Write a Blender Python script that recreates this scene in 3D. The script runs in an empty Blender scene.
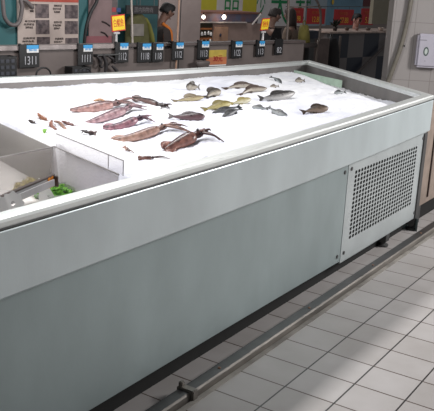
import bpy, bmesh, math, random
from mathutils import Vector, Matrix, noise
random.seed(7)
S = bpy.context.scene
COL = S.collection
V = Vector

# ------------------------------------------------------------------ camera
FPX = 793.948
RV = V((1.69486, -0.874611, 0.728669))
TV = V((-0.0705764, 3.374249, 14.585584)) * 0.2
RW = Matrix.Rotation(RV.length, 3, RV.normalized())      # world -> optical frame (x right, y down, z ahead)
RT = RW.transposed()
CAM = -(RT @ TV)
cd = bpy.data.cameras.new('camera'); cam = bpy.data.objects.new('camera', cd); COL.objects.link(cam)
cd.sensor_fit = 'HORIZONTAL'; cd.sensor_width = 36.0; cd.lens = FPX / 434 * 36
cd.clip_start = 0.05; cd.clip_end = 100
m3 = RT @ Matrix(((1, 0, 0), (0, -1, 0), (0, 0, -1)))
cam.matrix_world = Matrix.Translation(CAM) @ m3.to_4x4()
S.camera = cam

def ray(px, py):
    return RT @ V(((px - 217) / FPX, (py - 205.5) / FPX, 1.0))
def at_z(px, py, z):
    r = ray(px, py); return CAM + r * ((z - CAM.z) / r.z)
def at_y(px, py, y):
    r = ray(px, py); return CAM + r * ((y - CAM.y) / r.y)
def depth(p):
    return (RW @ (p - CAM)).z
# the frame of the area behind the counter: everything there runs parallel to the counter's back rail
BO = V((1.52, 2.79, 0)); E1 = V((3.11, -0.65, 0)).normalized(); E2 = V((-E1.y, E1.x, 0))
def bk(px, py, off):
    r = ray(px, py); n = E2
    t = ((BO + E2 * off - CAM) @ n) / (r @ n)
    p = CAM + r * t; q = p - BO
    return q @ E1, p.z
def bkm(off=0.0, s=0.0, z=0.0):
    o = BO + E2 * off + E1 * s
    return Matrix(((E1.x, E2.x, 0, o.x), (E1.y, E2.y, 0, o.y), (0, 0, 1, z), (0, 0, 0, 1)))

# ------------------------------------------------------------------ materials
def lin(c):
    return tuple((x / 255 / 12.92 if x / 255 <= .04045 else ((x / 255 + .055) / 1.055) ** 2.4) for x in c) + (1.0,)
MATS = {}
def mat(name, c, rough=.6, metal=0.0, var=.12, scale=14, bump=0.0, bscale=60, emit=0, c2=None, spec=.5, stretch=None):
    if name in MATS: return MATS[name]
    m = bpy.data.materials.new(name); m.use_nodes = True
    nt = m.node_tree; b = nt.nodes['Principled BSDF']
    tc = nt.nodes.new('ShaderNodeTexCoord'); mp = nt.nodes.new('ShaderNodeMapping')
    nt.links.new(tc.outputs['Object'], mp.inputs['Vector'])
    if stretch: mp.inputs['Scale'].default_value = stretch
    nz = nt.nodes.new('ShaderNodeTexNoise'); nz.inputs['Scale'].default_value = scale; nz.inputs['Detail'].default_value = 4
    nt.links.new(mp.outputs['Vector'], nz.inputs['Vector'])
    rp = nt.nodes.new('ShaderNodeValToRGB')
    a = lin(c); bcol = lin(c2) if c2 else tuple(min(1, x * (1 + var)) for x in a[:3]) + (1,)
    if not c2: a = tuple(x * (1 - var) for x in a[:3]) + (1,)
    rp.color_ramp.elements[0].position = .35; rp.color_ramp.elements[1].position = .65
    rp.color_ramp.elements[0].color = a; rp.color_ramp.elements[1].color = bcol
    nt.links.new(nz.outputs['Fac'], rp.inputs['Fac']); nt.links.new(rp.outputs['Color'], b.inputs['Base Color'])
    b.inputs['Roughness'].default_value = rough; b.inputs['Metallic'].default_value = metal
    b.inputs['Specular IOR Level'].default_value = spec
    if bump:
        n2 = nt.nodes.new('ShaderNodeTexNoise'); n2.inputs['Scale'].default_value = bscale; n2.inputs['Detail'].default_value = 5
        nt.links.new(mp.outputs['Vector'], n2.inputs['Vector'])
        bp = nt.nodes.new('ShaderNodeBump'); bp.inputs['Strength'].default_value = bump; bp.inputs['Distance'].default_value = .01
        nt.links.new(n2.outputs['Fac'], bp.inputs['Height']); nt.links.new(bp.outputs['Normal'], b.inputs['Normal'])
    if emit:
        nt.links.new(rp.outputs['Color'], b.inputs['Emission Color']); b.inputs['Emission Strength'].default_value = emit
    MATS[name] = m; return m
def clear(name, c, diff=.3, rough=.1):
    if name in MATS: return MATS[name]
    m = bpy.data.materials.new(name); m.use_nodes = True; nt = m.node_tree
    b = nt.nodes['Principled BSDF']; b.inputs['Base Color'].default_value = lin(c); b.inputs['Roughness'].default_value = .3
    t = nt.nodes.new('ShaderNodeBsdfTransparent'); t.inputs['Color'].default_value = lin((240, 240, 240))
    tl = nt.nodes.new('ShaderNodeBsdfTranslucent'); tl.inputs['Color'].default_value = lin(c)
    m2 = nt.nodes.new('ShaderNodeMixShader'); m2.inputs['Fac'].default_value = .5
    nt.links.new(b.outputs[0], m2.inputs[1]); nt.links.new(tl.outputs[0], m2.inputs[2])
    mx = nt.nodes.new('ShaderNodeMixShader'); mx.inputs['Fac'].default_value = diff
    nt.links.new(t.outputs[0], mx.inputs[1]); nt.links.new(m2.outputs[0], mx.inputs[2])
    nt.links.new(mx.outputs[0], nt.nodes['Material Output'].inputs['Surface'])
    MATS[name] = m; return m

# ------------------------------------------------------------------ mesh builder
class MB:
    def __init__(s, M=None): s.v = []; s.f = []; s.mi = []; s.M = M or Matrix.Identity(4); s.cur = 0
    def add(s, vs, fs):
        o = len(s.v); s.v += [s.M @ V(v) for v in vs]
        for f in fs: s.f.append([i + o for i in f]); s.mi.append(s.cur)
        return s
    def box(s, a, b, bev=0.0):
        x0, x1 = sorted((a[0], b[0])); y0, y1 = sorted((a[1], b[1])); z0, z1 = sorted((a[2], b[2]))
        if bev <= 0:
            return s.add([(x0,y0,z0),(x1,y0,z0),(x1,y1,z0),(x0,y1,z0),(x0,y0,z1),(x1,y0,z1),(x1,y1,z1),(x0,y1,z1)],
                     [(3,2,1,0),(4,5,6,7),(0,1,5,4),(1,2,6,5),(2,3,7,6),(3,0,4,7)])
        bm = bmesh.new(); bmesh.ops.create_cube(bm, size=1)
        for v in bm.verts: v.co = V(((x0+x1)/2+v.co.x*(x1-x0), (y0+y1)/2+v.co.y*(y1-y0), (z0+z1)/2+v.co.z*(z1-z0)))
        bmesh.ops.bevel(bm, geom=bm.edges[:], offset=min(bev, .45*min(x1-x0,y1-y0,z1-z0)), segments=2, affect='EDGES')
        bm.verts.index_update(); r = s.add([v.co.copy() for v in bm.verts], [[v.index for v in f.verts] for f in bm.faces]); bm.free(); return r
    def prism(s, poly, d):      # polygon in local x,z extruded along local y from d[0] to d[1]
        n = len(poly); vs = [(p[0], d[0], p[1]) for p in poly] + [(p[0], d[1], p[1]) for p in poly]
        return s.add(vs, [list(range(n)), list(range(2*n-1, n-1, -1))] + [(i, i+n, (i+1) % n+n, (i+1) % n) for i in range(n)])
    def rings(s, R, close=True, caps=True):
        n = len(R[0]); vs = [p for r in R for p in r]; fs = []
        for i in range(len(R)-1):
            for j in range(n if close else n-1):
                fs.append((i*n+j, i*n+(j+1) % n, (i+1)*n+(j+1) % n, (i+1)*n+j))
        if caps: fs += [list(range(n-1, -1, -1)), list(range((len(R)-1)*n, len(R)*n))]
        return s.add(vs, fs)
    def tube(s, pts, r, n=8, smooth=0):
        pts = [V(p) for p in pts]
        rs = list(r) if isinstance(r, (list, tuple)) else [r]*len(pts)
        if smooth: pts, rs = spline(pts, rs, smooth)
        R = []; up = None
        for i, p in enumerate(pts):
            d = (pts[min(i+1, len(pts)-1)] - pts[max(i-1, 0)]).normalized()
            if up is None: up = d.orthogonal().normalized()
            up = (up - d*(up @ d)).normalized(); q = d.cross(up)
            R.append([p + (up*math.cos(2*math.pi*k/n) + q*math.sin(2*math.pi*k/n))*rs[i] for k in range(n)])
        return s.rings(R)
    def ell(s, c, r, nu=14, nv=9, rot=None):
        c = V(c); R = []
        for i in range(nv+1):
            a = math.pi*(i/nv) ; a = min(max(a, .03), math.pi-.03)
            ring = []
            for k in range(nu):
                p = V((r[0]*math.sin(a)*math.cos(2*math.pi*k/nu), r[1]*math.sin(a)*math.sin(2*math.pi*k/nu), -r[2]*math.cos(a)))
                ring.append(c + (rot @ p if rot else p))
            R.append(ring)
        return s.rings(R)
    def build(s, name, mats, parent=None, smooth=False, **kw):
        me = bpy.data.meshes.new(name)
        b = base_of(parent)
        me.from_pydata([tuple(v - b) for v in s.v], [], s.f)
        if not isinstance(mats, (list, tuple)): mats = [mats]
        for m in mats: me.materials.append(m)
        for p, k in zip(me.polygons, s.mi): p.material_index = k; p.use_smooth = smooth
        me.update()
        bm = bmesh.new(); bm.from_mesh(me); bmesh.ops.recalc_face_normals(bm, faces=bm.faces); bm.to_mesh(me); bm.free()
        o = bpy.data.objects.new(name, me); COL.objects.link(o)
        if parent: o.parent = parent
        else:      # a thing that is one mesh: its origin goes to its base
            c = [min(v[i] for v in s.v) for i in range(3)]; d = [max(v[i] for v in s.v) for i in range(3)]
            base = V(((c[0]+d[0])/2, (c[1]+d[1])/2, c[2]))
            me.transform(Matrix.Translation(-base)); o.location = base
        tag(o, **kw); return o
def base_of(p):
    b = V((0, 0, 0))
    while p: b += V(p.location); p = p.parent
    return b
def tag(o, label=None, cat=None, group=None, kind=None):
    if label: o['label'] = label
    if cat: o['category'] = cat
    if group: o['group'] = group
    if kind: o['kind'] = kind
    return o
def thing(name, loc, label, cat, group=None):
    o = bpy.data.objects.new(name, None); COL.objects.link(o); o.location = loc; o.empty_display_size = .05
    return tag(o, label, cat, group)
def spline(pts, rs, k):
    P = [pts[0]*2-pts[1]] + pts + [pts[-1]*2-pts[-2]]; Rr = [rs[0]] + rs + [rs[-1]]; o = []; q = []
    for i in range(1, len(P)-2):
        for j in range(k):
            t = j/k; t2 = t*t; t3 = t2*t
            o.append(.5*((2*P[i]) + (P[i+1]-P[i-1])*t + (2*P[i-1]-5*P[i]+4*P[i+1]-P[i+2])*t2 + (3*P[i]-P[i-1]-3*P[i+1]+P[i+2])*t3))
            q.append(Rr[i]*(1-t)+Rr[i+1]*t)
    o.append(pts[-1]); q.append(rs[-1]); return o, q
def text(body, M, h, name, m, parent, w=None, depth=.0015, label=None):
    """lettering with height h in the local x,z plane of M, centred on M's origin, facing local -y"""
    cu = bpy.data.curves.new('t', 'FONT'); cu.body = body; cu.size = 1; cu.align_x = 'CENTER'; cu.extrude = .02
    to = bpy.data.objects.new('t', cu); COL.objects.link(to)
    dg = bpy.context.evaluated_depsgraph_get(); dg.update()
    me = bpy.data.meshes.new_from_object(to.evaluated_get(dg))
    bpy.data.objects.remove(to); bpy.data.curves.remove(cu)
    if not me.vertices: return None
    x0 = min(v.co.x for v in me.vertices); x1 = max(v.co.x for v in me.vertices)
    y0 = min(v.co.y for v in me.vertices); y1 = max(v.co.y for v in me.vertices)
    sy = h/(y1-y0); sx = (w/(x1-x0)) if w else sy
    b = MB(M)
    b.add([((v.co.x-(x0+x1)/2)*sx, -v.co.z/.02*depth*.5, (v.co.y-(y0+y1)/2)*sy) for v in me.vertices], [list(p.vertices) for p in me.polygons])
    bpy.data.meshes.remove(me)
    return b.build(name, m, parent, label=label)

# palette of surfaces
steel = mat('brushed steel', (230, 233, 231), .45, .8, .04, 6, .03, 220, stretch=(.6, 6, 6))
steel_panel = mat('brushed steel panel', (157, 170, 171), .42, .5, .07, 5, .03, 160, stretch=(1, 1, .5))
steel_dark = mat('dull dark steel', (92, 92, 92), .5, .6, .12, 9)
black_recess = mat('black painted plinth', (10, 10, 10), .8)
black = mat('black plastic', (22, 22, 24), .45)
white = mat('white card', (232, 232, 232), .6, var=.04)

# ------------------------------------------------------------------ floor
def floor_material():
    m = bpy.data.materials.new('cream floor tiles'); m.use_nodes = True; nt = m.node_tree; b = nt.nodes['Principled BSDF']
    N = nt.nodes.new; L = nt.links.new
    tc = N('ShaderNodeTexCoord'); sp = N('ShaderNodeSeparateXYZ'); L(tc.outputs['Object'], sp.inputs[0])
    def fr(out, pitch, wid):
        a = N('ShaderNodeMath'); a.operation = 'DIVIDE'; L(out, a.inputs[0]); a.inputs[1].default_value = pitch
        f = N('ShaderNodeMath'); f.operation = 'FRACT'; L(a.outputs[0], f.inputs[0])
        s = N('ShaderNodeMath'); s.operation = 'SUBTRACT'; L(f.outputs[0], s.inputs[0]); s.inputs[1].default_value = .5
        ab = N('ShaderNodeMath'); ab.operation = 'ABSOLUTE'; L(s.outputs[0], ab.inputs[0])
        g = N('ShaderNodeMath'); g.operation = 'GREATER_THAN'; L(ab.outputs[0], g.inputs[0]); g.inputs[1].default_value = .5 - wid/pitch/2
        fl = N('ShaderNodeMath'); fl.operation = 'FLOOR'; L(a.outputs[0], fl.inputs[0])
        return g, fl
    gx, fx = fr(sp.outputs['X'], .2*.92243, .0065); gy, fy = fr(sp.outputs['Y'], .2, .0062)
    cb = N('ShaderNodeCombineXYZ'); L(fx.outputs[0], cb.inputs[0]); L(fy.outputs[0], cb.inputs[1])
    wn = N('ShaderNodeTexWhiteNoise'); L(cb.outputs[0], wn.inputs['Vector'])
    nz = N('ShaderNodeTexNoise'); nz.inputs['Scale'].default_value = 5; nz.inputs['Detail'].default_value = 6; L(tc.outputs['Object'], nz.inputs['Vector'])
    ad = N('ShaderNodeMath'); ad.operation = 'MULTIPLY_ADD'; L(wn.outputs['Value'], ad.inputs[0]); ad.inputs[1].default_value = .35; L(nz.outputs['Fac'], ad.inputs[2])
    rp = N('ShaderNodeValToRGB'); rp.color_ramp.elements[0].position = .3; rp.color_ramp.elements[1].position = 1.0
    rp.color_ramp.elements[0].color = lin((155, 150, 147)); rp.color_ramp.elements[1].color = lin((175, 171, 170)); L(ad.outputs[0], rp.inputs['Fac'])
    mx = N('ShaderNodeMixRGB'); L(gx.outputs[0], mx.inputs['Fac']); L(rp.outputs['Color'], mx.inputs['Color1']); mx.inputs['Color2'].default_value = lin((74, 60, 52))
    my = N('ShaderNodeMixRGB'); L(gy.outputs[0], my.inputs['Fac']); L(mx.outputs['Color'], my.inputs['Color1']); my.inputs['Color2'].default_value = lin((40, 37, 36))
    L(my.outputs['Color'], b.inputs['Base Color']); b.inputs['Roughness'].default_value = .42; b.inputs['Specular IOR Level'].default_value = .35
    return m
f = MB(); f.box((-6, -5, -.05), (14, 12, 0))
o = f.build('floor', floor_material(), kind='structure')
o.data.transform(Matrix.Translation(o.location)); o.location = (0, 0, 0)      # grout lines follow the world grid

# ------------------------------------------------------------------ the fish counter
def dz(x): return .03*max(0, (x-.1)/2.35)**1.6
FX0, FX1 = -1.5, 2.47
front = [V((x, .1, .827+dz(x))) for x in [FX0 + (FX1-FX0)*i/16 for i in range(17)]]
BRP = V((4.17, 1.79, .827))
back = [BRP, V((3.55, 1.855, .827)), V((2.95, 1.935, .827)), V((2.5, 2.01, .827)), V((2.0, 2.115, .827)), V((1.5, 2.24, .827)), V((1.1, 2.35, .827)), V((-1.0, 3.0, .827))]
side = [front[-1].lerp(BRP, t) for t in (.33, .66)]
LOOP = front + side + back
def inset(d):
    """the outline of the counter moved inwards by d (mitred corners)"""
    out = []; n = len(LOOP)
    for i, p in enumerate(LOOP):
        a = LOOP[i-1]; c = LOOP[(i+1) % n]
        u = V((p.x-a.x, p.y-a.y)).normalized(); w = V((c.x-p.x, c.y-p.y)).normalized()
        nu = V((-u.y, u.x)); nw = V((-w.y, w.x)); b = (nu+nw).normalized(); k = d/max(.25, b @ nu)
        out.append(V((p.x+b.x*k, p.y+b.y*k, p.z)))
    return out
counter = thing('fish_counter', (1.4, 1.1, 0), 'long stainless steel ice counter for fish with perforated vent panel at its right end', 'counter')
prof = [(.012, -.03), (0, -.022), (0, -.006), (.006, 0), (.03, .002), (.060, 0), (.066, -.006), (.066, -.032), (.06, -.034), (.06, -.03), (.02, -.03)]
R = [[p + V((0, 0, z)) for p in inset(d)] for d, z in prof]
b = MB(); b.rings(R + [R[0]], caps=False); b.build('rim_rail', steel, counter, smooth=False)
lo = inset(.066); b = MB()
b.rings([[p+V((0, 0, -.03)) for p in lo], [p+V((0, 0, -.16)) for p in inset(.075)], [V((p.x, p.y, .6)) for p in inset(.08)]], caps=False)
b.add([V((p.x, p.y, .6)) for p in inset(.08)], [list(range(len(LOOP)))])
b.build('trough_liner', mat('worn steel liner', (128, 124, 122), .5, .55, .14, 5, .05, 30), counter)
def zlip(x): return .61 + .03*max(0, (x-.3)/2.17)**2
def zbot(x): return .103 - .024*max(0, (x+.5)/3)**2
XS = [FX0 + (FX1-FX0)*i/24 for i in range(25)]
b = MB()      # fascia: the folded upper band
b.rings([[(x, .104, .803+dz(x)) for x in XS], [(x, .1, .795+dz(x)) for x in XS], [(x, .1, zlip(x)+.006) for x in XS], [(x, .104, zlip(x)) for x in XS],
         [(x, .14, zlip(x)) for x in XS]], close=False, caps=False)
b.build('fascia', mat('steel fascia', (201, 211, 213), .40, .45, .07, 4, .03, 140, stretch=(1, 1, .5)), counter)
XSEAM, XEND = 1.372, 2.515
b = MB(); xs = [FX0 + (XSEAM-.004-FX0)*i/16 for i in range(17)]
b.rings([[(x, .135, zlip(x)+.03) for x in xs], [(x, .135, zbot(x)) for x in xs], [(x, .15, zbot(x)) for x in xs], [(x, .15, zlip(x)+.03) for x in xs]], close=False, caps=False)
b.add([(XSEAM-.004, .135, .64), (XSEAM-.004, .15, .64), (XSEAM-.004, .15, .09), (XSEAM-.004, .135, .09)], [(0, 1, 2, 3)])
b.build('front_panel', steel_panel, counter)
# vent panel with real holes
b = MB(); x0, x1 = XSEAM+.004, XEND
hx0, hz1 = at_y(355, 170.5, .135)[0], at_y(355, 170.5, .135)[2]
hx1 = at_y(417.2, 150, .135)[0]; hz0 = at_y(352, 238, .135)[2]
NX, NZ = 24, 16; pw = (hx1-hx0)/NX; ph = (hz1-hz0)/NZ; Y = .135
def q(xa, za, xb, zb): b.add([(xa, Y, za), (xb, Y, za), (xb, Y, zb), (xa, Y, zb)], [(0, 1, 2, 3)])
def cell(xa, za, w, h, rx=.385, rz=.42):
    cx, cz = xa+w/2, za+h/2; n = 12; inn = []; out = []
    for k in range(n):
        a = 2*math.pi*(k+.5)/n; c, s_ = math.cos(a), math.sin(a); m_ = max(abs(c), abs(s_))
        inn.append((cx+c*w*rx, Y, cz+s_*h*rz)); out.append((cx+c/m_*w/2, Y, cz+s_/m_*h/2))
    b.add(inn+out, [(k, (k+1) % n, n+(k+1) % n, n+k) for k in range(n)])
    b.add(inn+[(p[0], Y+.0015, p[2]) for p in inn], [(k, n+k, n+(k+1) % n, (k+1) % n) for k in range(n)])
    cs = [(xa, Y, za), (xa+w, Y, za), (xa+w, Y, za+h), (xa, Y, za+h)]
    for c in cs:
        near = sorted(out, key=lambda p: (p[0]-c[0])**2+(p[2]-c[2])**2)[:2]; b.add([c]+near, [(0, 1, 2)])
for c in range(NX):
    for r in range(NZ): cell(hx0+c*pw, hz0+r*ph, pw, ph)
q(x0, zbot(2)-.004, hx0, .66); q(hx1, zbot(2)-.004, x1, .66); q(hx0, zbot(2)-.004, hx1, hz0); q(hx0, hz1, hx1, .66)
b.add([(x0, Y, .08), (x0, Y+.015, .08), (x0, Y+.015, .66), (x0, Y, .66), (x1, Y, .08), (x1, Y+.015, .08), (x1, Y+.015, .66), (x1, Y, .66)], [(0, 1, 2, 3), (4, 5, 6, 7), (0, 1, 5, 4)])
vent = b.build('vent_panel', mat('steel vent panel', (192, 199, 200), .42, .5, .06, 5, .03, 140), counter, label='perforated steel vent panel')
for (sx, sz) in ((x0+.035, .575), (x1-.05, .592), (x0+.035, .13), (x1-.05, .12), ):
    c = MB(); c.tube([(sx, .136, sz), (sx, .131, sz)], [.011, .010], 8); c.build('screw', steel_dark, vent)
for sz in (.57, .13):
    c = MB(); c.tube([(x0-.045, .136, sz), (x0-.045, .131, sz)], [.011, .010], 8); c.build('screw', steel_dark, counter)
c = MB(); c.box((x0+.03, .176, .11), (x1-.03, .18, .6)); c.build('vent_shade_sheet', mat('vent painted shade', (24, 25, 26), .7), counter)  # near-black sheet: shade behind the holes put into its colour
for i in range(4):      # cooling fins seen through the holes
    zz = .17+i*.11; c = MB(); c.box((hx0, .158, zz), (hx1, .166, zz+.003)); c.build('cooling_fin', steel_dark, counter)
# side, back and left panels, plinth
ins = inset(.012); i0 = len(front)-1
def wallstrip(pts, z0, z1): 
    w = MB(); w.rings([[V((p.x, p.y, z0)) for p in pts], [V((p.x, p.y, z1 if z1 < 1 else p.z-.03)) for p in pts]], close=False, caps=False); return w
pts = [V((FX1, .104, 0))] + [p for p in ins[i0+1:i0+4]]
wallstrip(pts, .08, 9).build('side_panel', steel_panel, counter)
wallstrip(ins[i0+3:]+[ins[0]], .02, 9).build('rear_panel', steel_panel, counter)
pl = inset(.088); b = MB(); b.rings([[V((p.x, p.y, .0)) for p in pl], [V((p.x, p.y, .2)) for p in pl]], caps=False); b.build('plinth', black_recess, counter)
b = MB(); b.add([V((p.x, p.y, .105)) for p in inset(.04)], [list(range(len(LOOP)))]); b.build('base_plate', black_recess, counter)
for (lx, ly) in ((2.50, .155), (2.05, .165), (-.6, .165), (-1.4, .165)):
    b = MB(); b.box((lx-.028, ly-.028, .03), (lx+.028, ly+.028, .14 if lx < 2.3 else .62), .003)
    b.tube([(lx, ly, 0), (lx, ly, .012), (lx, ly, .016), (lx, ly, .05)], [.034, .034, .018, .018], 12); b.build('leg', steel_dark, counter)
b = MB()
b.rings([[(x, .098, .8075+dz(x)) for x in XS], [(x, .096, .8035+dz(x)) for x in XS], [(x, .098, .7995+dz(x)) for x in XS]], close=False, caps=False)
b.build('seam_bead', mat('dark sealant', (58, 60, 60), .6, var=.4, scale=20), counter)

# ------------------------------------------------------------------ catch on the ice: first where everything lies
ZI = .80
BUMPS = []
IN = inset(.078)
IFL, IFR, IBR, IBL = IN[0], IN[i0], IN[i0+3], IN[-1]
def quadmap(s, t):
    k = s*(len(front)-1); a = min(int(k), len(front)-2); F = IN[a].lerp(IN[a+1], k-a)
    bk_ = IN[i0+3:][::-1]; xs_ = bk_[0].x+(bk_[-1].x-bk_[0].x)*s
    for i in range(len(bk_)-1):
        if bk_[i].x <= xs_ <= bk_[i+1].x+1e-6: B = bk_[i].lerp(bk_[i+1], (xs_-bk_[i].x)/(bk_[i+1].x-bk_[i].x)); break
    else: B = bk_[-1]
    return F.lerp(B, t)
DIV_A, DIV_B = at_z(0, 122, ZI), at_z(121, 176, ZI)
def left_of_divider(x, y):
    a = DIV_A+(DIV_A-DIV_B)*.6; return (DIV_B.x-a.x)*(y-a.y)-(DIV_B.y-a.y)*(x-a.x)
def edge_dist(x, y, lo, hi):
    p = V((x, y)); d = 9
    for i in range(lo, hi):
        a, c = IN[i].to_2d(), IN[i+1].to_2d(); u = c-a; t = max(0, min(1, (p-a) @ u/(u @ u))); d = min(d, (p-a-u*t).length)
    return d
def zbase(x, y):
    e = min(1, edge_dist(x, y, i0+3, len(IN)-1)/.30); e = e*e*(3-2*e); g = min(1, edge_dist(x, y, i0, i0+3)/.40); g = g*g*(3-2*g)
    f = max(0, min(1, (.9-y)/.6)); g = g+(1-g)*f*.55; e *= g
    z = .802 - .056*(1-e) - .022*(1-g) + .014*noise.noise(V((x*2.2, y*2.2, 3)))*e + .007*noise.noise(V((x*7, y*7, 1)))
    fr = max(0, 1-(y-.16)/.12); z += .008*fr
    return z
def zice(x, y):
    z = zbase(x, y); n = 1.0; a = z
    for (bx, by, bz, r) in BUMPS:
        d2 = (x-bx)**2+(y-by)**2
        if d2 < 9*r*r:
            w = 4*math.exp(-d2/(2*r*r)); a += w*bz; n += w
    z = a/n
    return z + .006*noise.noise(V((x*17, y*17, 5))) + .005*noise.noise(V((x*55, y*55, 2)))
def lay(pxs, wpx, mix=.28):
    """points on the heap for a list of photo points: mostly across the view, partly receding over the ice"""
    n = len(pxs); cxm = sum(p[0] for p in pxs)/n; cym = sum(p[1] for p in pxs)/n
    P0 = at_z(cxm, cym+wpx*.2, ZI+.005); nrm = V((ray(cxm, cym).x, ray(cxm, cym).y, 0)).normalized(); out = []
    for p in pxs:
        r = ray(*p); tv = ((P0-CAM) @ nrm)/(r @ nrm); tg = (ZI-CAM.z)/r.z
        out.append(CAM+r*(tv+mix*(tg-tv)))
    return out, wpx*depth(P0)/FPX
def bumps(pts, drop, r=.055):
    for p in pts: BUMPS.append((p.x, p.y, p.z-drop, r))
def frame_at(d, p):
    view = (CAM-p).normalized(); nrm = (view*.75+V((0, 0, .65))).normalized()
    nrm = (nrm-d*(nrm @ d)).normalized(); return nrm, nrm.cross(d).normalized()

def fish_mat(name, back_, belly, spots=.35, sc=60, rough=.35, dk=(.58, .78)):
    back_ = tuple(x*dk[0] for x in back_); belly = tuple(x*dk[1] for x in belly)
    if name in MATS: return MATS[name]
    m = bpy.data.materials.new(name); m.use_nodes = True; nt = m.node_tree; b_ = nt.nodes['Principled BSDF']; N = nt.nodes.new; L = nt.links.new
    at = N('ShaderNodeAttribute'); at.attribute_name = 'side'
    nz = N('ShaderNodeTexNoise'); nz.inputs['Scale'].default_value = sc; nz.inputs['Detail'].default_value = 5
    tc = N('ShaderNodeTexCoord'); L(tc.outputs['Object'], nz.inputs['Vector'])
    ad = N('ShaderNodeMath'); ad.operation = 'MULTIPLY_ADD'; L(nz.outputs['Fac'], ad.inputs[0]); ad.inputs[1].default_value = spots; L(at.outputs['Fac'], ad.inputs[2])
    rp = N('ShaderNodeValToRGB'); e = rp.color_ramp.elements; e[0].position = .16+spots*.5; e[1].position = .58+spots*.5; e[0].color = lin(belly); e[1].color = lin(back_)
    L(ad.outputs[0], rp.inputs['Fac']); L(rp.outputs['Color'], b_.inputs['Base Color']); b_.inputs['Roughness'].default_value = rough
    vo = N('ShaderNodeTexVoronoi'); vo.inputs['Scale'].default_value = 260; L(tc.outputs['Object'], vo.inputs['Vector'])
    bp = N('ShaderNodeBump'); bp.inputs['Strength'].default_value = .25; bp.inputs['Distance'].default_value = .002; L(vo.outputs['Distance'], bp.inputs['Height']); L(bp.outputs['Normal'], b_.inputs['Normal'])
    MATS[name] = m; return m
def set_side(o, vals):
    a = o.data.attributes.new('side', 'FLOAT', 'POINT')
    for i, v in enumerate(vals): a.data[i].value = v

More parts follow.
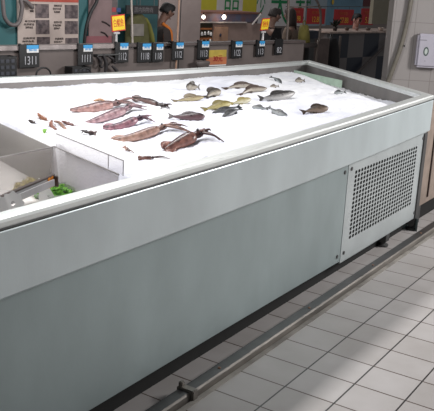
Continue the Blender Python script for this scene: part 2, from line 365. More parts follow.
PAL = {'bream': ((96, 84, 74), (206, 196, 180)), 'croaker': ((112, 88, 78), (214, 204, 190)), 'yellow': ((178, 160, 76), (226, 212, 150)), 'pale': ((226, 206, 120), (246, 240, 210)),
       'ochre': ((160, 136, 88), (226, 210, 166)), 'black': ((48, 50, 54), (120, 122, 126)), 'silver': ((78, 74, 74), (206, 204, 202)), 'grey': ((112, 116, 118), (196, 202, 204)),
       'brown': ((92, 74, 62), (158, 138, 120)), 'purple': ((74, 52, 60), (136, 104, 108)), 'beige': ((150, 138, 122), (196, 188, 176))}
def fish(pal, pxs, wpx, label, fat=.45, peak=.62, taillen=.16, group=None, upright=1, finpx=.3, fin=True):
    """pxs runs tail tip -> head tip"""
    pts, W = lay(pxs, wpx*1.2); cl, _ = spline(pts, [0]*len(pts), 8 if len(pts) > 2 else 16) ; n = len(cl)
    L_ = sum((cl[i+1]-cl[i]).length for i in range(n-1)); bumps(cl[2:-1:3], W*.34)
    root = thing('fish', cl[n//2]-V((0, 0, W*.3)), label, 'fish', group)
    m = fish_mat('fish skin '+pal, *PAL[pal])
    def prof_(t):      # half width along the body, tail root -> snout
        a = .2+.8*math.sin(math.pi/2*min(1, t/peak))**1.3 if t < peak else math.cos(math.pi/2*((t-peak)/(1-peak)))**.55
        return max(a, .06)
    def at(t):
        k = t*(n-1); i = min(int(k), n-2); p = cl[i].lerp(cl[i+1], k-i); d = (cl[min(i+2, n-1)]-cl[max(i-1, 0)]).normalized(); return p, d
    R = []; sv = []; K = 14
    for i in range(23):
        t = i/22; p, d = at(taillen+(1-taillen)*t); nr, up = frame_at(d, p)
        if up.z < 0: up = -up
        h = prof_(t)*W/2; th = h*fat*1.1+.003; ring = []
        for k in range(K):
            a = 2*math.pi*k/K; ring.append(p+up*math.sin(a)*h*upright+nr*math.cos(a)*th); sv.append(.5+.5*math.sin(a))
        R.append(ring)
    b_ = MB(); b_.rings(R); o_ = b_.build('body', m, root, smooth=True); set_side(o_, sv)
    # forked tail
    p0, d = at(taillen+.02); p1, _ = at(0); nr, up = frame_at(d, p0); h = W*.42; tt = nr*.0022
    poly = [p0+up*W*.09, p1.lerp(p0, .25)+up*h*.8, p1+up*h, p1.lerp(p0, .3), p1-up*h, p1.lerp(p0, .25)-up*h*.8, p0-up*W*.09]
    b_ = MB(); q_ = len(poly); b_.add([v+tt for v in poly]+[v-tt for v in poly], [(0, 1, 2, 3), (3, 4, 5, 6), (0, 3, 6), (q_+3, q_+2, q_+1, q_), (q_+6, q_+5, q_+4, q_+3), (q_+6, q_+3, q_)]+[(i, q_+i, q_+(i+1) % q_, (i+1) % q_) for i in range(q_)])
    o_ = b_.build('tail_fin', m, root); set_side(o_, [.75]*len(o_.data.vertices))
    if fin:
        for nm, t0, t1, sg, hh in (('dorsal_fin', .3, .75, 1, finpx), ('anal_fin', .25, .45, -1, .22)):
            vs = []; 
            for i in range(7):
                t = t0+(t1-t0)*i/6; p, d = at(taillen+(1-taillen)*t); nr, up = frame_at(d, p)
                if up.z < 0: up = -up
                e = prof_(t)*W/2; rise = W*hh*math.sin(math.pi*(i+.6)/7.2)**.7; vs.append((p+up*sg*e*.85, p+up*sg*(e+rise)-d*rise*.5, nr*.0016))
            b_ = MB(); b_.rings([[v[0]+v[2] for v in vs], [v[1]+v[2]*.4 for v in vs], [v[1]-v[2]*.4 for v in vs], [v[0]-v[2] for v in vs]], close=False, caps=False)
            o_ = b_.build(nm, m, root); set_side(o_, [.8]*len(o_.data.vertices))
        p, d = at(.72); nr, up = frame_at(d, p); th = prof_(.68)*W/2*fat*1.1; c0 = p+nr*(th*.95)-up*W*.05
        b_ = MB(); b_.add([c0, c0-d*W*.32+up*W*.1+nr*.004, c0-d*W*.38-up*W*.08+nr*.004, c0-d*W*.2-up*W*.16+nr*.003], [(0, 1, 2, 3)])
        o_ = b_.build('pectoral_fin', m, root); set_side(o_, [.6]*len(o_.data.vertices))
    p, d = at(.93); nr, up = frame_at(d, p); t = (.93-taillen)/(1-taillen); h = prof_(t)*W/2
    b_ = MB(); b_.ell(p+up*h*.3+nr*(h*fat*.95+.001), (W*.06,)*3, 8, 6); b_.build('eye', mat('fish eye', (18, 18, 18), .15), root, smooth=True)
    return root

SQ = {'pink': ((138, 104, 104), (222, 176, 168)), 'rose': ((138, 100, 112), (228, 190, 192)), 'plum': ((92, 62, 80), (206, 150, 160)), 'tan': ((150, 112, 102), (226, 184, 166)), 'brown': ((92, 56, 54), (178, 126, 112)), 'dark': ((66, 50, 50), (140, 110, 104))}
def squid(pal, body, head, arms, wpx, label, finw=.9, group=None, narm=8):
    """body: tail tip -> mantle opening; head: end of the head; arms: where the arm tips lie"""
    rnd = random.Random(label)
    allp, W = lay(body+[head]+arms, wpx*1.2)
    allp = [p+V((0, 0, W*.08)) for p in allp]; nb = len(body); bp_ = allp[:nb]; hp = allp[nb]; ap = allp[nb+1:]
    cl, _ = spline(bp_, [0]*nb, 8 if nb > 2 else 16); n = len(cl); bumps(cl[2::3]+[hp], W*.40); bumps(ap, .010, .035)
    root = thing('squid', cl[n//2]-V((0, 0, W*.3)), label, 'squid', group)
    m = fish_mat('squid skin '+pal, *SQ[pal], .8, 45, .3, (.72, .9))
    def ringat(p, d, r, fl=.8):
        nr, up = frame_at(d, p); return [p+up*math.sin(2*math.pi*k/14)*r+nr*math.cos(2*math.pi*k/14)*r*fl for k in range(14)]
    R = []; 
    for i, p in enumerate(cl):
        t = i/(n-1); d = (cl[min(i+1, n-1)]-cl[max(i-1, 0)]).normalized()
        r = W/2*(min(1, .12+1.15*t**.62) if t < .8 else 1.0-.3*((t-.8)/.2)**2); R.append(ringat(p, d, max(r, .002)))
    sv = [.25+.55*(.5+.5*math.sin(2*math.pi*k/14)) for _ in R for k in range(14)]
    o_ = None; b_ = MB(); b_.rings(R); o_ = b_.build('mantle', m, root, smooth=True); set_side(o_, sv)
    # two tail fins
    for sg in (1, -1):
        vs = []
        for i in range(8):
            t = .0+.42*i/7; k = t*(n-1); j = min(int(k), n-2); p = cl[j].lerp(cl[j+1], k-j); d = (cl[min(j+1, n-1)]-cl[max(j-1, 0)]).normalized(); nr, up = frame_at(d, p)
            sp_ = W*finw*math.sin(math.pi*(i+.35)/7.6)**.8; fl = V((ray(217, 100).y, -ray(217, 100).x, 0)).normalized()
            out = up*sg*sp_*.75-d*sp_*.3; vs.append((p+up*sg*W*.08, p+out*.6+nr*W*.12, p+out, nr*.0022))
        b_ = MB(); b_.rings([[v[0]+v[3] for v in vs], [v[1]+v[3] for v in vs], [v[2] for v in vs], [v[1]-v[3] for v in vs], [v[0]-v[3] for v in vs]], close=False, caps=False)
        o_ = b_.build('tail_fin', m, root, smooth=True); set_side(o_, [.35]*len(o_.data.vertices))
    e = cl[-1]; d = (hp-e).normalized(); R = []
    for t, r in ((-.1, .28), (.15, .27), (.5, .32), (.8, .29), (1.05, .2)): R.append(ringat(e.lerp(hp, t), d, W*r))
    b_ = MB(); b_.rings(R); hd = b_.build('head', m, root, smooth=True); set_side(hd, [.6]*len(hd.data.vertices))
    nr, up = frame_at(d, e.lerp(hp, .55))
    for sg in (.6, -.6):
        b_ = MB(); b_.ell(e.lerp(hp, .55)+nr*W*.27+up*sg*W*.3, (W*.09,)*3, 8, 6); b_.build('eye', mat('squid eye', (20, 18, 20), .1), hd, smooth=True)
    for k in range(narm):
        tip = ap[k % len(ap)]; f_ = .55+.45*rnd.random() if k >= len(ap) else 1.0
        side_ = V((-d.y, d.x, 0)).normalized(); up_ = V((0, 0, 1)); a = hp+side_*W*.22*(rnd.random()-.5)*2+up_*W*.14*rnd.random()
        tgt = hp.lerp(tip, f_)+side_*W*.5*(rnd.random()-.5)+V((0, 0, W*.1*rnd.random())); mid = a.lerp(tgt, .5)+side_*W*.5*(rnd.random()-.5)+V((0, 0, W*.22*(rnd.random()-.1)))
        b_ = MB(); b_.tube([a-d*W*.15, mid, tgt], [W*.11, W*.085, W*.03], 7, 6); o_ = b_.build('arm', m, root, smooth=True); set_side(o_, [.45+.25*rnd.random()]*len(o_.data.vertices))
    return root

SQG = 'squid laid on the ice'
squid('pink', [(70, 111), (90, 109), (112, 105)], (120, 103), [(140, 107), (134, 100), (128, 103)], 9, 'pinkish squid farthest of the three squid side by side, left on the ice', finw=.4)
squid('rose', [(84, 124.5), (105, 118), (124, 111)], (131, 107), [(149, 112), (147, 108), (140, 106)], 8.5, 'pale rose squid in the middle of the three squid side by side', finw=.35)
squid('plum', [(103, 128.5), (122, 126), (136, 120)], (143, 118), [(152, 117), (150, 122), (156, 124)], 8, 'dark plum squid nearest of the three side by side, with reddish arms', finw=.7)
squid('tan', [(110, 141.5), (135, 137.5), (158, 130)], (166, 126.5), [(190, 133), (186, 128), (178, 125), (196, 136)], 9, 'long tan squid with stretched-out arms in front of the dark plum squid', finw=.7)
squid('brown', [(164, 151), (180, 143.5), (194, 137)], (202, 133.5), [(222, 142.5), (215, 137), (209, 132.5)], 12, 'dark brown squid nearest the front rail, its long arms trailing right')
squid('dark', [(132, 98), (146, 101), (157, 104.5)], (166, 106), [(172, 105), (170, 110), (160, 110)], 5.5, 'thin squid with a dark clumped head behind the plum squid')
squid('dark', [(96, 134), (89, 133)], (84, 131.5), [(80, 131), (82, 135)], 4.5, 'small dark curled squid left of the tan squid tail', narm=5)
squid('brown', [(138, 158.5), (151, 158)], (154, 158), [(172, 159.5), (165, 157)], 4, 'small brown squid with thin arms close to the front rail', narm=4)
squid('tan', [(124, 147), (128, 150)], (130, 151), [(136, 155), (134, 153)], 3.2, 'tiny pale squid below the tan squid', narm=4)

fish('bream', [(200, 87), (186, 86.5)], 8, 'small rounded grey bream half sunk in the ice near the back rail', fat=.5)
fish('bream', [(205, 98), (212, 93), (221, 91)], 8.5, 'brown-backed bream right of the bream near the back rail')
fish('croaker', [(223, 89.5), (238, 85.5), (256, 86)], 5.5, 'slim brown fish stretched left to right near the back rail')
fish('croaker', [(239, 96), (250, 89.5), (267, 88.5)], 6, 'arched brown fish with orange-tinted head right of the slim brown fish')
fish('pale', [(230, 104), (251, 99)], 6, 'pale yellow fish just right of the bright yellow fish')
fish('yellow', [(202, 110), (217, 106), (231, 103)], 8, 'bright yellow fish lying behind the two black fish', fat=.55)
fish('black', [(241, 106), (228, 109.5), (212, 113.5)], 5.5, 'farther of the two slim black fish in front of the yellow fish', fat=.6, peak=.7)
fish('black', [(241, 108), (233, 112), (222.5, 117.5)], 5.5, 'nearer of the two slim black fish in front of the yellow fish', fat=.6, peak=.7)
fish('silver', [(258, 98.5), (275, 97), (295, 92.5)], 9, 'large silver fish with dark back in the middle right of the ice', fat=.5)
fish('grey', [(270, 76.5), (277, 79.5), (282, 85)], 3, 'thin grey fish arched upwards near the back rail')
fish('beige', [(279, 86), (270, 86.5)], 3, 'small beige fish tucked under the thin arched grey fish')
fish('grey', [(269, 109), (252, 106.8)], 4.5, 'left one of the pair of small grey fish in front of the large silver fish')
fish('grey', [(268, 106.5), (276, 112), (287.5, 115.5)], 5.5, 'right one of the pair of small grey fish in front of the large silver fish')
fish('brown', [(301, 112.5), (315, 109.5), (328.5, 108)], 8, 'stout brown fish lying alone at the right near the front rail', fat=.55)
fish('grey', [(346, 92), (334, 93)], 4, 'small grey fish lying farthest right on the ice')
fish('ochre', [(172, 101.5), (188, 99), (204, 97)], 5.5, 'ochre fish with raised dorsal fin in front of the small rounded bream', finpx=.6)
fish('purple', [(167.5, 116), (185, 117), (205, 116.5)], 8, 'dark purple-brown flathead with pinkish tail, alone in the middle of the ice', fat=.6, peak=.72)
fish('beige', [(305, 80.5), (295, 80.5)], 4.5, 'beige fish against the green board at the back')

def shrimp(pxs, wpx, c, label, group=None):
    pts, W = lay(pxs, wpx*1.15); pts = [p+V((0, 0, W*.25)) for p in pts]; cl, _ = spline(pts, [0]*len(pts), 6); n = len(cl); bumps(cl[1::3], W*.6, .03)
    root = thing('shrimp', cl[n//2]-V((0, 0, W*.3)), label, 'shrimp', group); m = mat('shrimp shell %d' % c[0], tuple(x*.75 for x in c), .35, var=.35, scale=50)
    b_ = MB(); b_.tube(cl, [W*(.18+.32*math.sin(math.pi*min(1, (i+1)/(n*.75))/1.6)) for i in range(n)], 8); b_.build('body', m, root, smooth=True)
    d = (cl[-1]-cl[-2]).normalized(); s_ = V((-d.y, d.x, 0))
    for k in range(4):
        p = cl[int(n*(.35+.13*k))]; b_ = MB(); sg = 1 if k % 2 else -1
        b_.tube([p, p+s_*sg*W*.7+V((0, 0, W*.35)), p+s_*sg*W*1.3+d*W*.4+V((0, 0, W*.1))], [W*.1, W*.08, W*.05], 5); b_.build('leg', m, root)
    for sg in (1, -1):
        b_ = MB(); b_.tube([cl[-1], cl[-1]+d*W*1.2+s_*sg*W*.5+V((0, 0, W*.4)), cl[-1]+d*W*2.2+s_*sg*W+V((0, 0, W*.1))], [W*.08, W*.05, W*.03], 5, 4); b_.build('feeler', m, root)
    return root
shrimp([(38, 114.5), (41, 118), (46, 121)], 3.4, (186, 124, 92), 'orange-brown shrimp, leftmost on the ice')
shrimp([(52, 121.5), (51, 126), (56, 131)], 3.4, (176, 120, 100), 'curved brownish shrimp right of the orange-brown shrimp')
shrimp([(54, 122), (60, 124), (66, 131)], 3, (190, 150, 130), 'pale shrimp beside the curved brownish shrimp')
shrimp([(62, 122), (67, 124), (73, 126.5)], 3, (142, 92, 84), 'reddish shrimp nearest the three big squid')
shrimp([(29, 121), (34, 124)], 2.8, (70, 54, 52), 'small dark shrimp near the edge of the acrylic bins')
pts, W = lay([(94, 101), (100, 99.5), (106, 102), (112, 104)], 2.5)
bumps(pts, .004, .03); b = MB(); b.tube(pts, [.006, .007, .006, .003], 7, 5); b.build('tentacle', mat('loose tentacle', (176, 138, 108), .4), smooth=True, label='loose tan tentacle behind the pinkish squid', cat='squid tentacle')
pl_, _ = lay([(44.7, 129), (44.4, 134)], 3)
bumps(pl_, .005, .03); a, c = pl_; sd = V((.03, -.01, 0)); b = MB()
b.rings([[a, a.lerp(c, .35)+sd*.35+V((0, 0, .006)), a.lerp(c, .7)+sd*.28+V((0, 0, .006)), c], [a, a.lerp(c, .35)+V((0, 0, .009)), a.lerp(c, .7)+V((0, 0, .009)), c], [a, a.lerp(c, .35)-sd*.35+V((0, 0, .006)), a.lerp(c, .7)-sd*.28+V((0, 0, .006)), c]], close=False, caps=False)
b.build('leaf', mat('green leaf', (110, 160, 60), .5), label='small green leaf lying on the ice beside the shrimps', cat='leaf')

# ------------------------------------------------------------------ the ice
def ice_material():
    m = bpy.data.materials.new('crushed ice'); m.use_nodes = True; nt = m.node_tree; b_ = nt.nodes['Principled BSDF']; N = nt.nodes.new; L = nt.links.new
    tc = N('ShaderNodeTexCoord'); vo = N('ShaderNodeTexVoronoi'); vo.inputs['Scale'].default_value = 90; L(tc.outputs['Object'], vo.inputs['Vector'])
    nz = N('ShaderNodeTexNoise'); nz.inputs['Scale'].default_value = 2.4; nz.inputs['Detail'].default_value = 3; L(tc.outputs['Object'], nz.inputs['Vector'])
    rp = N('ShaderNodeValToRGB'); rp.color_ramp.elements[0].position = .38; rp.color_ramp.elements[1].position = .62
    rp.color_ramp.elements[0].color = lin((216, 218, 230)); rp.color_ramp.elements[1].color = lin((234, 235, 239)); L(nz.outputs['Fac'], rp.inputs['Fac'])
    L(rp.outputs['Color'], b_.inputs['Base Color']); b_.inputs['Roughness'].default_value = .5
    bp = N('ShaderNodeBump'); bp.inputs['Strength'].default_value = .35; bp.inputs['Distance'].default_value = .006; L(vo.outputs['Distance'], bp.inputs['Height']); L(bp.outputs['Normal'], b_.inputs['Normal'])
    return m
NS, NT = 260, 150; G = []
for j in range(NT+1):
    for i in range(NS+1):
        p = quadmap(i/NS, j/NT); z = zice(p.x, p.y); ld = left_of_divider(p.x, p.y)
        G.append((p, z, ld))
b = MB(); ok = [not (g[2] < -.004) for g in G]; idx = {}
def gi(k):
    if k not in idx:
        idx[k] = len(b.v); b.v.append(V((G[k][0].x, G[k][0].y, G[k][1])))
    return idx[k]
edges = {}
for j in range(NT):
    for i in range(NS):
        q4 = [j*(NS+1)+i, j*(NS+1)+i+1, (j+1)*(NS+1)+i+1, (j+1)*(NS+1)+i]
        if all(ok[k] for k in q4):
            b.f.append([gi(k) for k in q4]); b.mi.append(0)
            for a, c in zip(q4, q4[1:]+q4[:1]):
                if (c, a) in edges: del edges[(c, a)]
                else: edges[(a, c)] = 1
for (a, c) in edges:      # the heap's flanks reach down to the pan
    n = len(b.v); va, vc = b.v[gi(a)], b.v[gi(c)]
    b.v += [V((va.x, va.y, .602)), V((vc.x, vc.y, .602))]; b.f.append([gi(c), gi(a), n, n+1]); b.mi.append(0)
b.build('crushed_ice', ice_material(), smooth=True, label='heap of crushed white ice filling the steel fish counter', cat='ice', kind='stuff')

# ------------------------------------------------------------------ acrylic bins at the left end
acr = clear('cloudy acrylic', (226, 220, 220), .26); acr2 = clear('clear acrylic', (238, 232, 236), .16); edge_m = mat('acrylic edge', (150, 146, 146), .3)
DN = (DIV_B-DIV_A).normalized(); DS = V((-DN.y, DN.x, 0)); DS = DS if DS.x < 0 else -DS      # towards the bins
K1 = at_z(54.5, 147, ZI); K0 = at_z(0, 158, ZI); CD = (K0-K1).normalized()
A_far = DIV_A+(DIV_A-DIV_B)*.35
def slab(bm_, p, q_, z0, z1, t, off, taper=0):
    n = V((-(q_-p).y, (q_-p).x, 0)).normalized(); 
    if n @ off < 0: n = -n
    vs = []
    for z in (z0, z1):
        k = taper*(z1-z)/(z1-z0) if z1 > z0 else 0
        for pt in (p, q_): vs += [V((pt.x, pt.y, z))+n*k, V((pt.x, pt.y, z))+n*(k+t)]
    bm_.add(vs, [(0, 1, 3, 2), (4, 6, 7, 5), (0, 2, 6, 4), (1, 5, 7, 3), (0, 4, 5, 1), (2, 3, 7, 6)])
ZB = .635
bin1 = thing('acrylic_bin', V((K1.x-.25, K1.y-.25, ZB-.005)), 'cloudy acrylic bin holding greens and tongs behind the front rail', 'bin')
F1 = DIV_B-DN*.015; F0 = V((K0.x-.35, F1.y-.02, ZI)); KL = K1+CD*.75; F0 = V((F1.x+CD.x*.62, .205, ZI))
b = MB(); slab(b, K1, F1, ZB, ZI, .004, DS, .03); b.build('side_wall', acr, bin1)
b = MB(); slab(b, K1, KL, ZB, ZI+.002, .004, V((0, -1, 0)), .02); b.build('partition_wall', acr, bin1)
b = MB(); slab(b, F1, F0, ZB, ZI-.02, .004, V((0, 1, 0)), .01); b.build('front_wall', acr, bin1)
b = MB(); slab(b, KL, F0, ZB, ZI, .004, V((1, 0, 0)), .02); b.build('end_wall', acr, bin1)
b = MB(); b.add([V((p.x, p.y, z)) for z in (ZB-.004, ZB) for p in (K1, F1, F0, KL)], [(0, 1, 2, 3), (7, 6, 5, 4), (0, 4, 5, 1), (1, 5, 6, 2), (2, 6, 7, 3), (3, 7, 4, 0)]); b.build('bin_floor', mat('bin floor', (214, 208, 202), .5), bin1)
b = MB()
for p, q_ in ((K1, F1), (K1, KL)): b.tube([p+V((0, 0, .002)), q_+V((0, 0, .002))], .0028, 6)
b.build('rim_edge', edge_m, bin1)
bin2 = thing('acrylic_bin', V((K1.x-.2, K1.y+.3, ZB-.005)), 'cloudy grey acrylic bin behind the bin of greens, empty', 'bin')
M1 = A_far; KB = M1+CD*.9; g = V((0, .008, 0))
greyp = clear('grey cloudy acrylic', (178, 174, 170), .75)
b = MB(); slab(b, K1+g, M1, ZB, ZI-.004, .004, DS, .01); b.build('side_wall', greyp, bin2)
b = MB(); slab(b, M1, KB, ZB, ZI, .004, V((0, -1, 0)), .02); b.build('back_wall', greyp, bin2)
b = MB(); b.add([V((p.x, p.y, z)) for z in (ZB-.004, ZB) for p in (K1+g, M1, KB, KL+g)], [(0, 1, 2, 3), (7, 6, 5, 4), (0, 4, 5, 1), (1, 5, 6, 2), (2, 6, 7, 3), (3, 7, 4, 0)]); b.build('bin_floor', mat('grey bin floor', (200, 196, 192), .5), bin2)
gt = at_z(58, 147.5, ZI); gh = .052
guard = thing('acrylic_guard', V(((K1.x+DIV_B.x)/2, (K1.y+DIV_B.y)/2, ZI+.002)), 'low clear acrylic guard plate standing between the ice and the bin of greens', 'guard')
b = MB(); slab(b, K1-DS*.006, DIV_B-DS*.006, ZI+.002, ZI+gh, .004, -DS); b.build('plate', acr2, guard)
b = MB(); b.tube([K1-DS*.008+V((0, 0, gh)), DIV_B-DS*.008+V((0, 0, gh)), DIV_B-DS*.008], .0022, 6)
j = K1.lerp(DIV_B, .8)-DS*.008; b.tube([j+V((0, 0, gh)), j+V((0, 0, .003))], .0018, 6); b.build('plate_edge', edge_m, guard)

def clump(name, pc, n, r, spread, m, label, cat, z0, seed):
    rnd = random.Random(seed); b_ = MB()
    for _ in range(n):
        a = rnd.random()*6.28; d = spread*math.sqrt(rnd.random()); c = V((pc.x+math.cos(a)*d*1.3, pc.y+math.sin(a)*d, z0+r*.5+rnd.random()*r*2*(1-d/spread)))
        u = V((rnd.random()-.5, rnd.random()-.5, (rnd.random()-.3)*.8)).normalized(); w = u.orthogonal().normalized(); L_ = r*(.8+rnd.random())
        b_.add([c-u*L_, c+w*L_*.45+V((0, 0, .004)), c+u*L_, c-w*L_*.45], [(0, 1, 2), (0, 2, 3)])
    return b_.build(name, m, label=label, cat=cat, kind='stuff')
gp = at_z(60, 187.5, ZB+.045)
dish = thing('plastic_dish', V((gp.x, gp.y, ZB)), 'clear plastic dish under the green herbs in the bin', 'dish'); b = MB()
R = [[V((gp.x+r_*1.3*math.cos(2*math.pi*k/18), gp.y+r_*math.sin(2*math.pi*k/18), ZB+z)) for k in range(18)] for r_, z in ((.03, .001), (.07, .004), (.085, .04), (.088, .04), (.075, .008), (.03, .005))]
b.rings(R); b.build('bowl', clear('dish plastic', (205, 210, 205), .35), dish, smooth=True)
clump('green_herbs', gp, 220, .016, .075, mat('green herbs', (44, 104, 24), .6, c2=(120, 180, 60), scale=70), 'bright green chopped herbs in a dish in the acrylic bin', 'herbs', ZB+.018, 3)
yp = at_z(31, 177, ZB+.05)
clump('pickled_vegetables', yp, 160, .016, .055, mat('yellow pickles', (150, 130, 60), .5, c2=(205, 190, 120), scale=45), 'olive-yellow pickled vegetables lying on the bin floor behind the tongs', 'pickles', ZB+.004, 5)
# white tray liner (curved sheet)
sp_ = at_z(16, 190, ZB+.05); b = MB(); rows = []
for i in range(9):
    u = i/8; rows.append([V((sp_.x-.20+.27*u, sp_.y-.11+.16*v+.03*u, ZB+.006+.055*math.sin(u*2.4)*(.45+.5*v)*(1-u*.55))) for v in (0, .25, .5, .75, 1)])
b.rings(rows, close=False, caps=False); o = b.build('tray_liner', mat('white plastic sheet', (214, 210, 206), .4), smooth=True, label='curved white plastic sheet lying in the acrylic bin under the tongs', cat='plastic sheet')
sm = o.modifiers.new('th', 'SOLIDIFY'); sm.thickness = .002
wp = at_z(44.5, 193, ZB+.05); b = MB(); b.prism([(-.05, -.05), (.045, -.05), (.02, .045), (-.004, .055)], (0, .003))
for v in b.v: v.xyz = V((wp.x+v.x, wp.y+v.z*.45, ZB+.004+.05+v.z*.85))
b.build('plastic_scraper', white, label='pale plastic scraper leaning left of the green herbs', cat='scraper')
# tongs: flat steel bar, dark edged, two orange bands at its end
T0, T1 = at_z(-22, 209, ZI-.03), at_z(53, 177.5, ZI-.002); td = (T1-T0).normalized(); tn = V((0, 0, 1)); tn = (tn-td*(tn @ td)).normalized(); ts = td.cross(tn)
if ts.y > 0: ts = -ts
tongs = thing('tongs', (T0+T1)/2, 'steel food tongs with two orange bands on the end, lying across the bin', 'tongs')
def bar(m_, t0, t1, a0, a1, h0, h1, name):
    b_ = MB(); L_ = (T1-T0).length; P = lambda t, a, h: T0+td*(t*L_)+ts*a+tn*h
    b_.add([P(t, a, h) for t in (t0, t1) for a, h in ((a0, h0), (a1, h0), (a1, h1), (a0, h1))], [(3, 2, 1, 0), (4, 5, 6, 7), (0, 1, 5, 4), (1, 2, 6, 5), (2, 3, 7, 6), (3, 0, 4, 7)]); b_.build(name, m_, tongs)
bar(mat('tongs steel', (172, 172, 174), .35, .4), 0, .985, 0, .006, -.026, .006, 'upper_arm')
bar(mat('tongs dark edge', (64, 52, 48), .5), 0, 1.0, -.004, .008, .006, .012, 'spring_edge')
bar(mat('tongs steel', (128, 128, 130)), .05, .95, .016, .02, -.02, .002, 'lower_arm')
for t in (.90, .945): bar(mat('orange band', (240, 150, 50), .5), t, t+.032, -.0025, .0085, -.027, .009, 'orange_band')
bar(mat('tongs dark edge', (64, 52, 48)), .985, 1.0, -.002, .022, -.028, .008, 'end_cap')
# scalloped white tags with a hole
def scallop(px, py, label, r=.03):
    c = at_z(px, py, ZI-.01); M_ = Matrix.Translation(c); n = 40; view = (CAM-c).normalized(); rt = V((0, 0, 1)).cross(view).normalized(); up = (view.cross(rt)*.9).normalized()
    b_ = MB(); out = []; inn = []
    for k in range(n):
        a = 2*math.pi*k/n; rr = r*(1+.10*math.cos(8*a)); out.append(c+rt*math.cos(a)*rr+up*math.sin(a)*rr*1.15); inn.append(c+rt*math.cos(a)*r*.2+up*math.sin(a)*r*.25)
    bk_ = [p-view*.004 for p in out]; bi = [p-view*.004 for p in inn]
    b_.rings([inn, out, bk_, bi, inn], caps=False)
    return b_.build('scalloped_tag', white, label=label, cat='tag', group='scalloped white tags by the front rail')
scallop(13, 203.5, 'scalloped white plastic tag with round hole leaning on the front rail by the tongs')
scallop(-2.5, 207, 'scalloped white plastic tag cut by the left edge of the picture')
# green translucent board at the far right corner of the trough
g0, g1 = at_z(294, 70, .795), at_z(342, 80.3, .782); dn = V((0, 0, -.19)); tilt = (V((CAM.x, CAM.y, 0))-V((g0.x, g0.y, 0))).normalized()*.03
vs = [g0, g1, g1+dn+tilt, g0+dn+tilt]; nn = (vs[1]-vs[0]).cross(vs[3]-vs[0]).normalized()*.005
b = MB(); b.add([v for v in vs]+[v+nn for v in vs], [(0, 1, 2, 3), (7, 6, 5, 4), (0, 4, 5, 1), (1, 5, 6, 2), (2, 6, 7, 3), (3, 7, 4, 0)])
b.build('green_board', mat('pale green board', (172, 194, 176), .35), label='pale green plastic board leaning in the far right corner of the trough', cat='board')

# ------------------------------------------------------------------ kerb strip on the floor, with its joint bracket
kerb_m = mat('dirty steel kerb', (106, 101, 95), .5, .35, .35, 9, .15, 40, stretch=(.5, 3, 3)); kerb_t = mat('dark kerb top', (60, 58, 58), .45, .4, .2, 12)
kerb = thing('floor_rail', (1.5, .06, 0), 'low steel rail running along the tiled floor in front of the counter', 'floor rail')
KX = at_z(178, 393, 0).x
def krail(x0, x1, yo, name):
    b_ = MB(); P_ = [(.012, 0), (.014, .026), (.022, .032), (.062, .032), (.068, .026), (.068, 0)]
    b_.rings([[(x, y+yo, z) for y, z in P_] for x in (x0, x1)], close=True); b_.cur = 1
    b_.add([(x0, .02+yo, .0325), (x1, .02+yo, .0325), (x1, .064+yo, .0325), (x0, .064+yo, .0325)], [(0, 1, 2, 3)]); b_.build(name, [kerb_m, kerb_t], kerb)
krail(KX, 5.2, 0, 'long_rail'); krail(-1.6, KX-.02, .004, 'short_rail')
b = MB(); b.box((KX-.022, .004, 0), (KX+.012, .078, .04), .004); b.box((KX-.016, .058, .03), (KX+.004, .075, .058), .004); b.build('joint_bracket', kerb_m, kerb)
for i in range(4):
    x = .1+i*.75; b = MB(); b.tube([(x, .04, .032), (x, .04, .036)], [.007, .005], 8); b.build('bolt', mat('rust bolt', (130, 96, 76), .6), kerb)
b = MB(); b.box((-1.6, -.008, 0), (5.2, .011, .004)); b.build('sealant_strip', mat('pale sealant', (134, 130, 124), .7, var=.3, scale=8), kerb)

# ------------------------------------------------------------------ next unit at the right edge
nxt = thing('service_counter', (3.2, .19, 0), 'brown-fronted counter unit standing right of the fish counter', 'counter')
NM = mat('brown laminate', (134, 120, 110), .5); xr = 2.62
b = MB(); b.box((xr, .16, .12), (xr+1.2, .19, .735), .003); b.build('front_board', NM, nxt)
b = MB(); b.box((xr+.135, .152, .16), (xr+.15, .16, .66)); b.build('door_gap', mat('dark door gap', (52, 36, 32), .7), nxt)
b = MB(); b.box((xr-.01, .155, .735), (xr+1.2, .225, .77), .004); b.build('top_rail', NM, nxt)
for lx in (xr+.03, xr+1.1):
    b = MB(); b.box((lx-.03, .165, .0), (lx+.03, .22, .13), .003); b.build('leg', steel_dark, nxt)
b = MB(); b.box((xr+.07, .2, .0), (xr+1.05, .215, .12)); b.build('kick_board', black_recess, nxt)

# ------------------------------------------------------------------ area behind: low partition with the price tags
def brect(off, x0, y0, x1, y1, th, m, name, parent=None, bev=0, **kw):
    """upright board parallel to the back rail covering photo rectangle x0..x1, y0..y1 at distance off"""
    ym = (y0+y1)/2; xm = (x0+x1)/2
    s0, s1 = bk(x0, ym, off)[0], bk(x1, ym, off)[0]; z1, z0 = bk(xm, y0, off)[1], bk(xm, y1, off)[1]
    b_ = MB(bkm(off)); b_.box((s0, 0, z0), (s1, th, z1), bev); return b_.build(name, m, parent, **kw)
def bpt(px, py, off): s, z = bk(px, py, off); return BO+E2*off+E1*s+V((0, 0, z))
taupe = mat('taupe board', (104, 94, 91), .6, var=.1, scale=4)
part = thing('partition_counter', tuple(BO+E1*1.2), 'low taupe partition with a metal ledge behind the fish counter', 'partition')
sL = bk(-70, 47, 0)[0]; sR = bk(306, 40, 0)[0]
b = MB(bkm()); b.box((sL, .02, 0), (sR, .05, .925)); b.build('panel', taupe, part)
b = MB(bkm()); b.box((sL, 0, .925), (bk(124, 46, 0)[0], .1, .958), .004); b.build('ledge', mat('grey ledge', (150, 140, 138), .45, .3, .2, 16), part)
